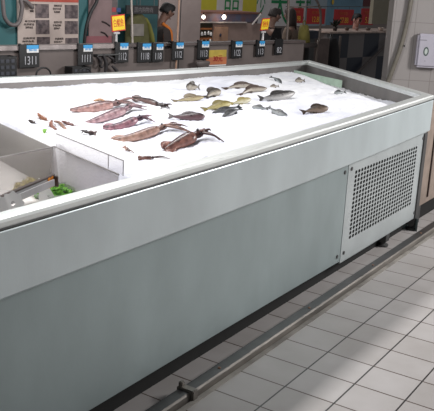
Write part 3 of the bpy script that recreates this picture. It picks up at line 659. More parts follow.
b = MB(bkm()); b.box((bk(124, 46, 0)[0], .0, .93), (sR, .1, .955), .004); b.build('dark_ledge', mat('dark ledge', (86, 76, 74), .5), part)

PT = 'black price tags along the ledge'
blue = mat('blue sticker', (60, 160, 220), .4, var=.05); chalk = mat('chalk figures', (176, 176, 182), .7)
tags = [(29.5, 56, 19, 23, '1311', 'tag at the far left of the ledge, below the white poster'), (85.5, 54.5, 15, 20.5, '1111', 'tag below the black hose'), (122, 52.5, 14, 20, '1112', 'tag right of the left yellow sign'),
        (144.5, 52.5, 15, 19, '1118', 'left tag of the close pair under the green jacket'), (158, 52.5, 12, 18.5, '118', 'right tag of the close pair, below the man with the orange strap'), (178, 51, 13, 18, '1112', 'tag at the foot of the wooden stick'),
        (203.5, 50, 13.5, 18.5, '1113', 'tag left of the yellow and red poster'), (237, 49.5, 13, 17, '1122', 'tag between the yellow poster and the right yellow sign'), (260.5, 48.5, 10.5, 16, '113', 'tag under the right yellow sign'), (279, 47, 10, 15.5, '82', 'tag without sticker, last at the right')]
for i, (cx_, cy_, w, h, tx, lb) in enumerate(tags):
    off = -.05 if i == 5 else -.012; s, z = bk(cx_, cy_, off); dpt = depth(bpt(cx_, cy_, off)); W = w*1.22*dpt/FPX; H = h*dpt/FPX; M_ = bkm(off, s, z)
    t = thing('price_tag', M_.translation-V((0, 0, H/2)), 'black price '+lb, 'price tag', PT)
    b = MB(M_); b.box((-W/2, 0, -H/2), (W/2, .008, H/2), .002); b.build('board', black, t)
    b = MB(M_); b.box((-W/2, -.002, H/2-.010), (-W/2+.018, -off+.002, H/2+.006), .002); b.build('clip', black, t)
    if i < 9:
        b = MB(M_); b.box((-W*.14, -.003, H*.30), (W*.45, 0, H*.46)); b.build('blue_sticker', blue, t)
        b = MB(M_); b.box((-W*.14, -.003, H*.14), (W*.45, 0, H*.30)); b.build('white_sticker', white, t)
        text('鲜鱼', M_ @ Matrix.Translation((W*.16, -.004, H*.27)), H*.13, 'sticker_print', blue, t, W*.4)
    text(tx, M_ @ Matrix.Translation((W*.05, -.001, -H*.19)), H*.36, 'figures', chalk, t, W*.56)
red = mat('red print', (206, 40, 40), .5, var=.06); yellow = mat('yellow card', (246, 214, 40), .5, var=.04)
for (x0, y0, x1, y1, foot, tx, rot, lb) in ((110, 15, 127, 31, 46, '白鲳鱼', -.10, 'yellow price sign with red characters on a white stand, left on the ledge'), (259.5, 18.5, 271, 30, 42, '特价鱼', -.06, 'yellow price sign with red characters near the man in black')):
    off = .01; cx_, cy_ = (x0+x1)/2, (y0+y1)/2; s, z = bk(cx_, cy_, off); k = depth(bpt(cx_, cy_, off))/FPX; W, H = (x1-x0)*k, (y1-y0)*k
    sh = .16 if x0 > 200 else 0
    M_ = bkm(off, s, z) @ Matrix.Rotation(rot, 4, 'Y'); M2 = M_ @ Matrix(((1, 0, sh*1.6, 0), (0, 1, 0, 0), (0, 0, 1, 0), (0, 0, 0, 1)))
    zf = bk(cx_, foot, off)[1]; t = thing('yellow_sign', V((M_.translation.x, M_.translation.y, zf)), lb, 'sign', 'yellow signs on the ledge')
    b = MB(M2); b.box((-W/2, 0, -H/2), (W/2, .006, H/2), .001); b.build('red_frame', red, t)
    b = MB(M2); b.box((-W*.45, -.002, -H*.43), (W*.45, 0, H*.43)); b.build('card', yellow, t)
    text(tx, M2 @ Matrix.Translation((0, -.003, .02*H)), H*.5, 'characters', red, t, W*.72)
    sc = bk(cx_, y1+1.5, off); b = MB(bkm(off, s-.006, 0)); b.box((-.035, -.004, sc[1]-.012), (.02, .014, sc[1]+.004), .003); b.tube([(-.008, .006, sc[1]), (-.008, .006, (sc[1]+zf)/2), (-.012, .006, zf)], [.007, .009, .014], 8); b.build('stand', mat('clear white stand', (206, 202, 202), .3), t, smooth=False)

# things hung in front of / on the panel below the ledge
for j, (x0, y0, x1, y1, lb) in enumerate(((-8, 57, 17, 76, 'black slatted plastic crate left of the first price tag'), (72.5, 67.5, 91, 80, 'black slatted plastic crate under the second price tag'))):
    off = -.09; s0, z1 = bk(x0, y0, off); s1, z0 = bk(x1, y1+3, off); t = thing('black_crate', BO+E2*(off+.05)+E1*((s0+s1)/2)+V((0, 0, z0-.1)), lb, 'crate', 'black crates before the partition')
    M_ = bkm(off); b = MB(M_); b.box((s0, 0, z0-.1), (s1, .006, z1)); b.box((s0, .09, z0-.1), (s1, .096, z1)); b.box((s0, .006, z0-.1), (s0+.006, .09, z1)); b.box((s1-.006, .006, z0-.1), (s1, .09, z1)); b.box((s0, .006, z0-.1), (s1, .09, z0-.094)); b.build('shell', black, t)
    for a in range(3):
        for c in range(4):
            xx = s0+(s1-s0)*(.1+.22*c); zz = z1-(z1-z0)*(.12+.27*a); b = MB(M_); b.box((xx, -.004, zz-(z1-z0)*.16), (xx+(s1-s0)*.15, 0, zz), .002); b.build('slat', mat('dark grey slat', (58, 60, 68), .6), t)
    b = MB(bkm(off+.045)); b.box((s0+.02, -.03, 0), (s1-.02, .03, z0-.1)); b.build('stand', steel_dark, t)
for (cx_, cy_, rx, lb) in ((43.5, 75, 8.5, 'black round hoop handle showing above the back rail at the left'), (84.5, 75, 8, 'black round hoop handle beside the black crate')):
    off = -.24; s, z = bk(cx_, cy_, off); k = depth(bpt(cx_, cy_, off))/FPX; M_ = bkm(off)
    b = MB(M_); n = 16; b.tube([(s-rx*k, 0, z-.55)]+[(s+rx*k*math.cos(math.pi*(1-i/n)), 0, z+rx*k*.85*math.sin(math.pi*i/n)) for i in range(n+1)]+[(s+rx*k, 0, z-.55)], .006, 8)
    hp_ = thing('hoop_handle', M_ @ V((s, 0, 0)), lb, 'handle', 'hoop handles'); b.build('hoop', black, hp_, smooth=True)
    b = MB(M_); b.box((s-rx*k-.02, -.06, 0), (s+rx*k+.02, .06, z-.55), .01); b.build('bucket_cart', black, hp_)
# dark tangled tools between tags two and three
t = thing('hanging_tools', bpt(103, 78, -.02), 'cluster of dark hanging hooks under the ledge between two price tags', 'hooks')
for (x0, y0, x1, y1, r) in ((97, 56, 100, 66, .014), (103, 54, 105, 74, .016), (108, 56, 113, 62, .014), (112, 66, 117, 76, .016)):
    off = -.03; a, c = bpt(x0, y0, off), bpt(x1, y1, off); m_ = a.lerp(c, .5)+E1*.02; b = MB(); b.tube([a, m_, c], [r*.5, r, r*.6], 8, 4); b.tube([c, c+E1*.02-V((0, 0, .012)), c+E1*.035+V((0, 0, .008))], r*.45, 6, 4); b.build('hook', mat('dark iron', (44, 40, 42), .6), t, smooth=True)
b = MB(bkm(0)); zz = bk(103, 54.5, 0)[1]; b.box((bk(95, 54, 0)[0], -.035, zz-.004), (bk(119, 54, 0)[0], .02, zz+.004)); b.build('hook_bar', steel_dark, t)
# round grey pan and the yellow poster
off = -.06; c = bpt(203, 63, off); pan = thing('grey_pan', c-V((0, 0, .05)), 'grey round pan lying before the yellow and red poster', 'pan'); b = MB()
b.rings([[c+E1*r_*math.cos(2*math.pi*k/20)+E2*(r_*.3*math.sin(2*math.pi*k/20))+V((0, 0, z)) for k in range(20)] for r_, z in ((.03, -.05), (.06, -.04), (.082, .0), (.075, .012), (.03, .02), (.012, .024))]); b.build('dome', mat('grey enamel', (92, 84, 82), .5), pan, smooth=True)
b = MB(); b.tube([c+V((0, 0, .02)), c+V((0, 0, .04))], [.012, .016], 10); b.build('knob', black, pan)
b = MB(); b.box((c.x-.05, c.y-.05, 0), (c.x+.05, c.y+.05, c.z-.05)); b.build('stool', steel_dark, pan)
off = .012; t = thing('price_poster', bpt(216, 65, off), 'yellow poster with a red price on the partition right of a price tag', 'poster')
brect(off, 206, 50, 226.5, 57, .006, mat('olive yellow print', (188, 164, 70), .6), 'upper_sheet', t); brect(off, 206, 57, 226.5, 64.5, .006, mat('orange print', (186, 112, 74), .6), 'lower_sheet', t)
s, z = bk(218, 58.5, off-.004); text('30元', bkm(off-.004, s, z), .05, 'price', mat('deep red print', (160, 30, 34), .6), t, .11)
brect(off, 207, 64.8, 226, 65.8, .006, white, 'white_edge', t)

# ------------------------------------------------------------------ left posters, walls
wall_m = mat('grey back wall', (126, 114, 110), .7, var=.06, scale=3)
def wall(off, x0, x1, m, name, h=2.6, th=.06):
    s0, s1 = bk(x0, 20, off)[0], bk(x1, 20, off)[0]; b_ = MB(bkm(off)); b_.box((s0, 0, 0), (s1, th, h)); return b_.build(name, m, kind='structure')
wall(.62, -90, 118, mat('teal wall', (52, 104, 108), .6, var=.1, scale=4), 'wall_left')
teal = mat('teal partition', (40, 84, 88), .6, var=.08, scale=4)
wall(.9, 106, 157.5, teal, 'wall_middle', 2.2, .04)
wall(7.2, -300, 800, wall_m, 'wall_back', 3.2)
post = thing('poster', bpt(48, 50, .6), 'white notice poster with photos and lines of text at the far left', 'poster')
paper = mat('poster paper', (196, 180, 172), .7, var=.04); OFF = .6
brect(OFF, 17.5, -20, 78.5, 50, .01, paper, 'sheet', post); brect(OFF-.003, 28, -6, 78.5, 2, .003, mat('orange red band', (176, 74, 60), .6), 'heading_band', post)
ph_m = mat('printed photo', (66, 56, 60), .6, var=.7, scale=28, c2=(120, 106, 106)); ink = mat('black ink', (56, 46, 46), .7)
for x0, y0, x1, y1 in ((35.5, 4, 49, 18), (36, 20, 49.5, 34), (37, 37, 50, 46), (65, 5, 78, 18.5), (65, 21, 78, 34), (65.5, 38, 78, 46)): brect(OFF-.003, x0, y0, x1, y1, .003, ph_m, 'photo', post)
lines = ['新鲜水产', '每日到货', '品质保证', '海鲜鱼类', '营养丰富', '欢迎选购']
for n, (x0, x1, y0) in enumerate(((28, 34, 3.5), (22, 34.5, 20), (20, 34.5, 37), (51, 61, 4.5), (51, 61, 21), (52, 62.5, 37.5))):
    for r in range(3):
        s, z = bk((x0+x1)/2+(1 if r else 2), y0+1.2+r*3.1, OFF-.003); k = depth(bpt(x0, y0, OFF))/FPX
        text(lines[(n+r) % 6], bkm(OFF-.003, s, z), 2.2*k, 'text_line', ink, post, (x1-x0)*k*(.95 if r < 2 else .7))
post2 = thing('poster', bpt(97, 50, .6), 'faded mauve poster with a pink band and small coloured squares above the second tag', 'poster')
brect(OFF, 89, -15, 112, 36, .01, mat('mauve print', (138, 116, 116), .7, var=.12, scale=7), 'sheet', post2); brect(OFF, 86, 36, 112.5, 46, .011, mat('dull pink print', (142, 88, 94), .7, var=.15, scale=7), 'pink_band', post2)
brect(OFF, 112, -15, 117.5, 46, .009, mat('grey print', (108, 98, 98), .7), 'grey_sheet', post2)
brect(OFF-.004, 112.2, 7.5, 116, 12, .004, mat('red square', (176, 74, 84), .6), 'red_square', post2); brect(OFF-.004, 117, 7.8, 120.8, 12.3, .004, mat('blue square', (58, 84, 134), .6), 'blue_square', post2)
for p_ in (((102, 21.5), (106, 23), (110, 26)), ((101, 32), (105, 33.5), (108, 37))):
    b = MB(); b.tube([bpt(x, y, OFF-.005) for x, y in p_], .006, 6, 4); b.build('printed_stroke', ink, post2)
def hose(off, pxs, rpx, m, name, label, cat):
    k = depth(bpt(*pxs[0], off))/FPX; b_ = MB(); b_.tube([bpt(x, y, off) for x, y in pxs], rpx*k, 10, 6); return b_.build(name, m, smooth=True, label=label, cat=cat)
hose(.56, [(2, -14), (3, 4), (5, 18), (12, 25), (19, 22), (22, 8), (21, 0), (26, 1), (33, 8)], 2.2, mat('grey hose', (112, 104, 104), .5), 'grey_hose', 'looped grey hose hanging before the teal wall at the far left', 'hose')
hose(.56, [(97, -4), (96.5, 2), (91, 12), (87, 24), (85, 36), (84, 47)], 1.7, black, 'black_hose', 'black hose hanging beside the mauve poster', 'hose')
# pole, hanging black sign, jacket
t = thing('hanging_sign', bpt(142, 16, .7), 'long black sign with pale characters hanging from a white pole', 'sign')
brect(.7, 126.5, 5.5, 158, 14, .015, mat('black sign board', (34, 32, 34), .5), 'board', t)
s, z = bk(144, 9.8, .698); k = depth(bpt(144, 10, .7))/FPX; text('国内购物商', bkm(.698, s, z), 5.2*k, 'characters', mat('grey sign lettering', (118, 114, 116), .6), t, 24*k)
b = MB(bkm(.71)); 
for px_ in (140, 154): b.tube([(bk(px_, 6, .71)[0], 0, bk(px_, 6, .71)[1]), (bk(px_, 6, .71)[0], 0, 2.2)], .004, 6)
b.build('hanger', steel_dark, t)
t = thing('sign_pole', tuple(BO+E1*bk(132, 45, .05)[0]+E2*.05), 'thin white pole with a round clamp standing on the ledge', 'pole'); k = depth(bpt(131, 20, .05))/FPX
b = MB(); b.tube([bpt(132.6, 45.5, .05), bpt(131.4, 0, .05), bpt(131, -25, .05)], 1.0*k, 8); b.build('tube', mat('white tube', (176, 166, 158), .5), t)
b = MB(); b.ell(bpt(132.5, 45.5, .04), (2.6*k, 2.6*k, 2.8*k)); b.build('clamp', mat('grey clamp', (120, 112, 108), .5), t, smooth=True)
jk = thing('jacket', bpt(140, 46, .75), 'olive green work jacket with grey back patch hanging below the black sign', 'jacket'); olive = mat('olive cloth', (92, 90, 58), .9, var=.15, scale=12, bump=.3, bscale=40)
def cloth(pxs_l, pxs_r, off, th, m, name, parent):
    R = []
    for (xl, yl), (xr_, yr) in zip(pxs_l, pxs_r):
        a, c = bpt(xl, yl, off), bpt(xr_, yr, off); ring = []
        for kk in range(16):
            an = 2*math.pi*kk/16; mid = a.lerp(c, .5); ring.append(mid+(c-mid)*math.cos(an)*(1+.02*math.sin(3*an))+E2*math.sin(an)*th)
        R.append(ring)
    b_ = MB(); b_.rings(R); return b_.build(name, m, parent, smooth=True)
cloth([(133, 14), (128, 17), (126, 24), (125.5, 34), (125, 46), (125, 60)], [(141, 14), (145, 17.5), (147.5, 24), (149, 34), (149.5, 46), (149, 60)], .77, .05, olive, 'torso', jk)
cloth([(143, 17), (146, 24), (148.5, 34), (150, 46)], [(146, 18.5), (150, 25), (153, 35), (155, 47)], .76, .035, mat('bright olive cloth', (120, 118, 58), .9), 'sleeve', jk)
brect(.712, 131, 24, 144, 36, .008, mat('grey reflective patch', (128, 122, 116), .6), 'back_patch', jk)
b = MB(); b.tube([bpt(137, 15, .77), bpt(137, 10, .77), bpt(137, -20, .77)], .004, 6); b.build('hanger', steel_dark, jk)
t = thing('wooden_stick', bpt(176, 80, -.03), 'slim pale wooden stick with a dark edge rising behind the sixth price tag', 'stick'); k = depth(bpt(178, 30, -.03))/FPX
b = MB(); b.tube([bpt(175.3, 80, -.03), bpt(177.3, 40, -.03), bpt(179.6, -10, -.03)], .9*k, 8); b.build('shaft', mat('pale wood', (176, 140, 118), .6), t)
b = MB(); b.tube([bpt(177.6, 80, -.02), bpt(179.6, 40, -.02), bpt(181.6, -10, -.02)], .45*k, 6); b.build('dark_edge', black, t)

# ------------------------------------------------------------------ people behind the counter
def skin_mesh(pts, edges, radii, name, m, parent, root=0, sub=2):
    me = bpy.data.meshes.new(name); b0 = base_of(parent); me.from_pydata([tuple(V(p)-b0) for p in pts], edges, []); o_ = bpy.data.objects.new(name, me); COL.objects.link(o_)
    md = o_.modifiers.new('skin', 'SKIN'); md.use_smooth_shade = True; md.branch_smoothing = .4
    for i, d in enumerate(me.skin_vertices[0].data): d.radius = radii[i] if isinstance(radii[i], tuple) else (radii[i], radii[i]); d.use_root = (i == root)
    sb = o_.modifiers.new('sub', 'SUBSURF'); sb.levels = sub; sb.render_levels = sub
    dg = bpy.context.evaluated_depsgraph_get(); dg.update(); ev = bpy.data.meshes.new_from_object(o_.evaluated_get(dg))
    o_.modifiers.clear(); o_.data = ev; ev.materials.clear(); ev.materials.append(m); o_.parent = parent
    for p in ev.polygons: p.use_smooth = True
    return o_
def person(px, head_top_py, head_h_px, off, yaw, label, skin_c, hair_c, top_c, trouser_c, lean=.1, nod=.2, arm=(.5, .5), sleeve=True, apron=None, longhair=False, strap=None):
    r0 = ray(px, head_top_py); p0 = CAM+r0*off; base = V((p0.x, p0.y, 0)); ztop = p0.z; k = ztop/1.70
    H = ztop; leg = H-.86*k     # hip joint height so that the crown lands at H
    crouch = 1.0
    c_, s_ = math.cos(yaw), math.sin(yaw); fw_ = E1*c_+E2*s_; rt = V((fw_.y, -fw_.x, 0))
    P = lambda r, f_, z: base+rt*(r*k)+fw_*(f_*k)+V((0, 0, z))
    hz = max(.35, H-.80*k)
    ln = lambda z: lean*(z-hz)/k
    def Q(r, f_, z): return P(r, f_+ln(z), z)
    root_o = thing('person', tuple(base), label, 'person')
    sk = mat('skin %d' % skin_c[0], skin_c, .55, var=.05)
    zs = H-.30*k; zn = H-.23*k
    pts = [Q(0, 0, hz), Q(0, .01, hz+.18*k), Q(0, 0, zs-.06*k), Q(0, 0, zs+.0*k), Q(0, .02, zn+.02*k), Q(0, .045+nod*.05, H-.14*k), Q(0, .04+nod*.1, H-.085*k), Q(0, .03+nod*.12, H-.035*k)]
    rad = [.135*k, .115*k, (.125*k, .09*k), .06*k, .046*k, .07*k, .085*k, .062*k]; ed = [(i, i+1) for i in range(7)]
    pts.append(Q(0, .15+nod*.1, H-.125*k)); rad.append(.016*k); ed.append((5, 8))      # nose
    def chain(start, ps, rs):
        prev = start
        for p, r in zip(ps, rs): pts.append(p); rad.append(r); ed.append((prev, len(pts)-1)); prev = len(pts)-1
        return prev
    arms = []
    for sg, bend in ((1, arm[0]), (-1, arm[1])):
        sh_ = Q(sg*.185, 0, zs-.04*k); el = Q(sg*.23, .10*bend, zs-.32*k); wr = Q(sg*.19, .10*bend+.24*bend, zs-.32*k-.25*k*(1-bend*.75))
        e = chain(2, [sh_, el, wr], [.055*k, .042*k, .028*k]); d = (wr-el).normalized(); pm = wr+d*.08*k; e2 = chain(e, [pm], [.03*k])
        side_ = rt*sg
        for q_, L_ in ((-.03, .075), (-.01, .085), (.01, .08), (.03, .062)):
            a = pm+side_*q_*k+d*.03*k; chain(e2, [a, a+d*L_*.5*k-V((0, 0, .01*k)), a+d*L_*k-V((0, 0, .03*k))], [.0095*k, .009*k, .007*k])
        th = wr+d*.03*k-side_*.03*k; chain(e, [th, th+d*.045*k-side_*.012*k], [.011*k, .009*k]); arms.append((sh_, el, wr))
    for sg in (1, -1): chain(0, [P(sg*.085, .0, hz-.06*k), P(sg*.09, .03, hz*.5), P(sg*.09, -.01, .08), P(sg*.09, .10, .035)], [.085*k, .055*k, .038*k, .034*k])
    skin_mesh(pts, ed, rad, 'body', sk, root_o)
    # clothes
    tp = mat('cloth %d %d %d' % top_c, top_c, .9, var=.15, scale=18, bump=.2, bscale=60)
    cp = [Q(0, 0, hz-.04*k), Q(0, .012, hz+.18*k), Q(0, 0, zs-.06*k), Q(0, .005, zs+.015*k)]; cr = [.165*k, .16*k, (.205*k, .175*k), .115*k]; ce = [(0, 1), (1, 2), (2, 3)]
    for (sh_, el, wr) in arms:
        n0 = len(cp); tgt = [sh_, el] + ([el.lerp(wr, .85)] if sleeve else []); 
        if not sleeve: tgt = [sh_, sh_.lerp(el, .7)]
        cp += tgt; cr += [.082*k, .062*k, .046*k][:len(tgt)]; ce += [(2, n0)]+[(n0+i, n0+i+1) for i in range(len(tgt)-1)]
    skin_mesh(cp, ce, cr, 'jacket' if sleeve else 'shirt', tp, root_o)
    tr = mat('cloth %d %d %d' % trouser_c, trouser_c, .9, var=.15, scale=18)
    lp = [Q(0, 0, hz)]; lr = [.155*k]; le = []
    for sg in (1, -1):
        n0 = len(lp); lp += [P(sg*.088, 0, hz-.08*k), P(sg*.092, .03, hz*.5), P(sg*.09, -.01, .10)]; lr += [.1*k, .072*k, .06*k]; le += [(0, n0), (n0, n0+1), (n0+1, n0+2)]
    skin_mesh(lp, le, lr, 'trousers', tr, root_o)
    for sg in (1, -1):
        b_ = MB(); M_ = Matrix(((rt.x, fw_.x, 0, 0), (rt.y, fw_.y, 0, 0), (0, 0, 1, 0), (0, 0, 0, 1))); M_.translation = P(sg*.09, .05, .04); b_.M = M_
        b_.ell((0, 0, 0), (.05*k, .14*k, .04), 12, 8); b_.build('shoe', black, root_o, smooth=True)
    hc = mat('hair %d' % hair_c[0], hair_c, .6, var=.3, scale=40, bump=.4, bscale=120)
    hd = Q(0, .035+nod*.11, H-.085*k); M_ = Matrix(((rt.x, fw_.x, 0, hd.x), (rt.y, fw_.y, 0, hd.y), (0, 0, 1, hd.z), (0, 0, 0, 1))) @ Matrix.Rotation(-nod*.8, 4, 'X')
    b_ = MB(M_); R = []
    for i in range(9):
        a = math.pi/2*(1-i/8)*1.0; lo_ = i/8; ring = []
        for kk in range(20):
            th = 2*math.pi*kk/20; fr_ = max(0, math.sin(th)); z = math.sin(a)*.098-(.10 if longhair else .045)*lo_**2*(1-fr_*1.1)+fr_*lo_*.045; rr = math.cos(a)**.6*(1+.05*math.sin(7*th+i))
            ring.append((math.cos(th)*.091*k*rr, math.sin(th)*.1*k*rr-.010*k, z*k))
        R.append(ring)
    if longhair: R.append([(p[0]*.95, min(p[1], .02*k)*1.0, p[2]-.16*k) for p in R[-1]])
    b_.rings(R); b_.build('hair', hc, root_o, smooth=True)
    for sg in (1, -1):
        b_ = MB(M_); b_.ell((sg*.034*k, .083*k, -.02*k), (.012*k, .007*k, .008*k), 8, 6); b_.build('eye', mat('dark eye', (24, 20, 20), .2), root_o, smooth=True)
        b_ = MB(M_); b_.ell((sg*.088*k, -.0*k, -.03*k), (.012*k, .022*k, .034*k), 10, 8); b_.build('ear', sk, root_o, smooth=True)
    b_ = MB(M_); b_.ell((0, .08*k, -.085*k), (.026*k, .008*k, .007*k), 8, 6); b_.build('mouth', mat('lips', (140, 84, 76), .5), root_o, smooth=True)
    if apron:
        ap = mat('cloth %d %d %d' % apron, apron, .9); R = []
        for z in (hz-.3*k, hz, zs-.2*k, zs-.05*k):
            wd = .15 if z < zs-.1*k else .10; R.append([Q(wd*math.sin(t_), .155*math.cos(t_)+.005, z) for t_ in [(-1.2+2.4*i/8) for i in range(9)]])
        b_ = MB(); b_.rings(R, close=False, caps=False); o_ = b_.build('apron', ap, root_o, smooth=True); sm_ = o_.modifiers.new('t', 'SOLIDIFY'); sm_.thickness = .006
    if strap:
        b_ = MB(); w_ = [Q(.07*sg_, f_, z) for sg_, f_, z in ((1, .0, zs+.05*k), (1, .13, zs-.05*k), (.9, .165, zs-.25*k), (.8, .175, hz+.05*k))]
        b_.tube(w_, [.022*k, .026*k, .028*k, .028*k], 8, 4); b_.build('strap', mat('orange strap', (226, 128, 50), .7), root_o, smooth=True)
    return root_o
person(157, 3.5, 17.5, 7.57, -.25, 'person with black hair and an orange strap leaning out beside the black sign, looking down', (122, 88, 74), (26, 22, 22), (58, 50, 48), (40, 40, 46), lean=.1, nod=.5, strap=True)
person(271, 8.5, 15, 8.65, -.3, 'person with short greying hair in a black top looking down behind the partition', (140, 108, 94), (54, 46, 44), (28, 26, 28), (44, 44, 50), lean=.02, nod=.3, arm=(.8, .9), sleeve=False, apron=(24, 22, 24))
person(294, 9, 15, 9.3, 1.9, 'person with long dark brown hair in a taupe coat seen from behind the metal frame', (130, 100, 88), (52, 40, 36), (112, 96, 84), (60, 54, 52), lean=.02, nod=.1, longhair=True)
person(356, 14, 12, 10.3, -1.6, 'small person with black hair behind the checkered counter, between two red price signs', (176, 130, 118), (24, 20, 22), (120, 60, 56), (50, 50, 60), lean=0, nod=0)

# ------------------------------------------------------------------ brown board, stall, banners
t = thing('tall_board', bpt(180, 60, 2.8), 'plain taupe board standing behind the wooden stick', 'board'); s0, s1 = bk(160, 20, 2.8)[0], bk(200.5, 20, 2.8)[0]
b = MB(bkm(2.8)); b.box((s0, 0, .05), (s1, .03, 2.0)); b.build('sheet', mat('warm taupe', (176, 160, 156), .7, var=.04), t)
for s in (s0+.05, s1-.05):
    b = MB(bkm(2.8)); b.box((s-.02, -.1, 0), (s+.02, .14, .05)); b.build('foot', steel_dark, t)
SO = 2.9
stall = thing('food_stall', tuple(BO+E2*(SO+.3)+E1*bk(231, 40, SO)[0]), 'lit market stall with a striped canopy strip and taupe front behind the partition', 'stall')
brect(SO, 200, 12, 262, 14, .5, mat('red brown trim', (112, 76, 66), .6), 'canopy_trim', stall); brect(SO+.05, 200.5, 14, 258, 22, .02, mat('striped packets', (150, 118, 124), .5, var=.2, scale=9, c2=(118, 128, 160)), 'goods_strip', stall)
brect(SO-.02, 200, 22, 247, 23, .06, mat('pale shelf edge', (196, 186, 180), .5), 'shelf_edge', stall)
x0_, x1_ = bk(213, 35, SO)[0], bk(262, 35, SO)[0]; b = MB(bkm(SO)); zt_ = bk(235, 23.5, SO)[1]; b.box((x0_, 0, 0), (x1_, .03, zt_)); b.build('front_board', mat('stall taupe', (160, 138, 130), .7, var=.06), stall)
x2_ = bk(200, 35, SO)[0]; b = MB(bkm(SO)); b.box((x2_, .02, 0), (x0_, .3, zt_)); b.build('shelf_box', mat('dark olive shelf', (74, 70, 58), .7), stall)
for y in (28, 38): brect(SO-.01, 200.5, y, 212, y+1.6, .03, mat('orange shelf edge', (176, 110, 66), .6), 'orange_edge', stall)
brect(SO-.02, 214.5, 27, 228, 44, .02, mat('peach board', (184, 146, 122), .7, var=.12, scale=9), 'peach_board', stall)
k = depth(bpt(220, 35, SO))/FPX; c = bpt(220.5, 35.2, SO-.03); b = MB(); b.ell(c, (1.6*k, .012, 1.7*k), 12, 8); b.build('round_knob', mat('blue black knob', (40, 40, 60), .4), stall, smooth=True)
b = MB(); b.tube([bpt(252, 25, SO-.02), bpt(261, 14, SO-.02)], .9*k, 6); b.build('strut', mat('pale strut', (176, 168, 164), .5), stall)
s0, s1 = bk(200, 30, SO)[0], bk(262, 30, SO)[0]; b = MB(bkm(SO)); b.box((s0, .1, 0), (s0+.05, .15, bk(231, 12, SO)[1])); b.box((s1-.05, .1, 0), (s1, .15, bk(231, 12, SO)[1])); b.build('posts', steel_dark, stall)
for i, (x, y) in enumerate(((202, 34), (205, 33.5), (208.5, 33), (211, 34), (202, 42), (206, 42), (210, 41))):
    c = bpt(x, y, SO-.05); zb = bk(x, 38 if y < 38 else 45, SO-.05)[1]; b = MB(); r = 1.1*k; b.tube([V((c.x, c.y, c.z-.02)), V((c.x, c.y, c.z+.012)), V((c.x, c.y, c.z+.02)), V((c.x, c.y, c.z+.028))], [r, r, r*.6, r*.6], 8)
    b.build('jar', white, label='small white jar on the %s shelf of the market stall' % ('upper' if y < 38 else 'lower'), cat='jar', group='white jars on the %s stall shelf' % ('upper' if y < 38 else 'lower'))
glow = mat('lamp glow', (255, 236, 214), .4, var=0, emit=9)
for (x, y, r, lb) in ((203.5, 17, 1.9, 'left glowing round lamp under the stall canopy'), (224, 17, 2.2, 'right glowing round lamp under the stall canopy')):
    c = bpt(x, y, SO-.06); t = thing('stall_lamp', c, lb, 'lamp', 'stall lamps'); b = MB(); b.ell(c, (r*k, r*k*.8, r*k), 14, 10); b.build('bulb', glow, t, smooth=True)
    b = MB(); b.tube([c+V((0, 0, r*k*.85)), c+V((0, 0, r*k+.03))], [.008, .006], 8); b.build('socket', black, t)
BN = 4.6
def banner(x0, y0, x1, y1, c, label, off=BN, chars=None, cc=(40, 150, 80), name='banner', ch=None, th=.012):
    t = thing(name, bpt((x0+x1)/2, y1, off), label, 'banner'); brect(off, x0, y0, x1, y1, th, mat('cloth banner %d %d %d' % c, c, .8, var=.06, scale=6), 'cloth', t)
    zt = bk((x0+x1)/2, y0, off)[1]; s0, s1 = bk(x0, y0, off)[0], bk(x1, y0, off)[0]; b_ = MB(bkm(off)); b_.tube([(s0, .006, zt), (s1, .006, zt)], .012, 8); b_.tube([(s0+.02, .006, zt), (s0+.02, .006, 3.2)], .004, 5); b_.tube([(s1-.02, .006, zt), (s1-.02, .006, 3.2)], .004, 5); b_.build('top_rod', steel_dark, t)
    for (tx, px_, py_, w_, h_) in chars or []:
        s, z = bk(px_, py_, off-.004); kk = depth(bpt(px_, py_, off))/FPX; text(tx, bkm(off-.004, s, z), h_*kk, 'character', mat('banner print %d %d %d' % cc, cc, .7), t, w_*kk)
    return t
banner(201, -14, 217, 12, (196, 184, 60), 'plain yellow banner above the left stall lamp')
banner(217, -14, 243, 12, (206, 198, 196), 'white banner with a big green character above the stall', chars=[('品', 232, 0, 20, 20)], cc=(30, 128, 70))
banner(243, -14, 257, 12, (196, 184, 60), 'plain yellow banner between the two white banners')
banner(257, -14, 306, 26, (206, 204, 204), 'wide white banner with bold green characters behind the person in black', chars=[('少', 261, 3, 13, 26), ('大', 280, 7, 28, 34), ('木', 300, 8, 15, 30)], cc=(30, 128, 80))
banner(304, -16, 327, 26, (150, 164, 172), 'pale grey banner behind the metal frame', off=4.7, chars=[('中', 308, 0, 9, 20)], cc=(40, 120, 70))
banner(325, -16, 364, 25, (112, 146, 166), 'sky blue poster with a yellow disc hanging over the checkered counter', off=5.8)
c = bpt(333, 2, 5.79); kk = depth(c)/FPX; b = MB(); b.ell(c, (2.6*kk, .006, 2.6*kk), 20, 10)
b.build('yellow_disc', mat('yellow print', (216, 176, 50), .6), [o for o in COL.objects if o.get('label', '').startswith('sky blue poster')][0], smooth=True)
banner(364, -16, 376, 7, (92, 48, 50), 'dark red banner beside the sky blue poster', off=5.4)
gold = mat('yellow figures', (226, 176, 60), .6)
